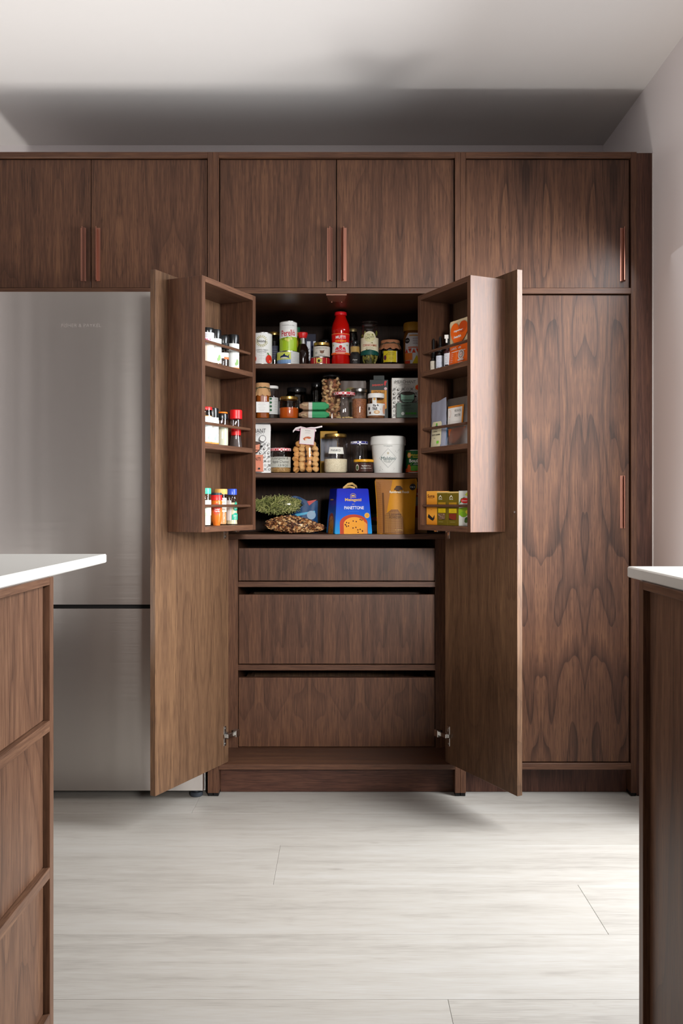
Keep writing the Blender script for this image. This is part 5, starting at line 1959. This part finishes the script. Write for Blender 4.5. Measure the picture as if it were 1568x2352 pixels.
def rbox(label, pa, pb, pt, base, lab, m=.112, dp=.05):
    t, w, h = rplace('spice_carton', label, 'box', pa, pb, m, Cc, pt)
    MB(False).box(-w / 2 + .0004, w / 2 - .0004, 0, dp, 0, h, base, .0006).build('carton', t)
    d = D2()
    lab(d, w, h)
    d.build('print', t, on_flat())


OR = gradient_mat('orange_print', 0, .115, [(0, rgb(206, 128, 30)), (.3, rgb(236, 164, 60)), (.6, rgb(206, 130, 34)), (1, rgb(240, 172, 70))], .45)


def f(d, w, h):
    br = mat(84, 26, 24, .5)
    d.text('Suma', -w * .05, h * .855, h * .10, br, w=w * .66, bold=.02).lines(-w * .05, h * .775, h * .78, 1, w * .6, br, .0007)
    d.poly([(-w * .36, h * .22), (-w * .28, h * .32), (w * .12, h * .2), (w * .3, h * .3), (w * .28, h * .18), (w * .14, h * .12), (-w * .02, h * .14)], M_ink)
    d.lines(0, h * .44, h * .45, 1, w * .2, br, .0007)


rbox('bright orange stock carton at the inner end of the right lowest rack shelf', 979, 1003, 1128, OR, f)


def g(pic):
    def f(d, w, h):
        d.rect(-w * .5, h * .955, w * .5, h * .998, mat(206, 176, 110, .5))
        wt_, ye = mat(222, 218, 200), mat(206, 176, 24, .5)
        d.poly([(-w * .34, h * .82), (-w * .16, h * .9), (0, h * .82), (-w * .06, h * .82), (-w * .16, h * .86), (-w * .26, h * .82)], wt_)
        d.text('Suma', -w * .16, h * .785, h * .04, wt_, w=w * .34, bold=.03).text('Organic', -w * .12, h * .735, h * .032, mat(150, 140, 20), w=w * .36)
        d.rect(-w * .36, h * .60, w * .34, h * .68, mat(176, 132, 30, .5)).rect(-w * .36, h * .37, w * .34, h * .50, ye).lines(0, h * .41, h * .45, 2, w * .4, mat(120, 96, 20), .0006)
        if pic == 0:
            d.rect(-w * .33, h * .17, w * .3, h * .35, mat(120, 92, 66))
            for i in range(34):
                d.ell(w * (-.30 + .58 * ((i * .618) % 1)), h * (.185 + .15 * ((i * .377) % 1)), w * .035, h * .011, mat(*((196, 160, 130) if i % 2 else (56, 46, 40))), 6)
        else:
            d.rect(-w * .33, h * .17, w * .3, h * .35, mat(122, 44, 28)).poly([(-w * .33, h * .17), (-w * .33, h * .22), (-w * .2, h * .19), (w * .1, h * .17)], M_ink)
        d.lines(0, h * .09, h * .1, 1, w * .6, mat(190, 180, 120), .0006)
    return f


ol = mat(104, 88, 18, .5)
rbox('olive spice carton with a mixed seed picture, beside the orange carton', 1003, 1027.5, 1129, ol, g(0))
rbox('olive spice carton with a red-brown picture, beside the white and green one', 1027.5, 1053, 1129, ol, g(1))


def f(d, w, h):
    d.poly([(-w * .5, h * .3), (w * .5, h * .34), (w * .5, h * .56), (0, h * .42), (-w * .5, h * .5)], mat(140, 176, 40, .5)).ell(-w * .1, h * .33, w * .3, h * .08, mat(120, 168, 36), 12).ell(w * .25, h * .4, w * .2, h * .06, mat(206, 190, 50), 12)
    d.poly([(0, h * .88), (w * .3, h), (w * .5, h), (w * .2, h * .84)], mat(196, 206, 80)).poly([(-w * .45, h * .62), (-w * .3, h * .78), (0, h * .82), (-w * .2, h * .7)], mat(50, 110, 40))
    d.ell(w * .04, h * .72, w * .36, h * .075, mat(206, 34, 34, .4)).text('Schwartz', w * .04, h * .72, h * .045, M_white, w=w * .56, shear=.2)
    d.ell(w * .2, h * .18, w * .2, h * .08, mat(50, 84, 36), 10).ell(w * .1, h * .14, w * .12, h * .05, mat(70, 100, 44), 10)


rbox('white and green leafy spice carton at the outer end of the right lowest rack shelf', 1053, 1082, 1127, mat(206, 208, 200, .5), f)
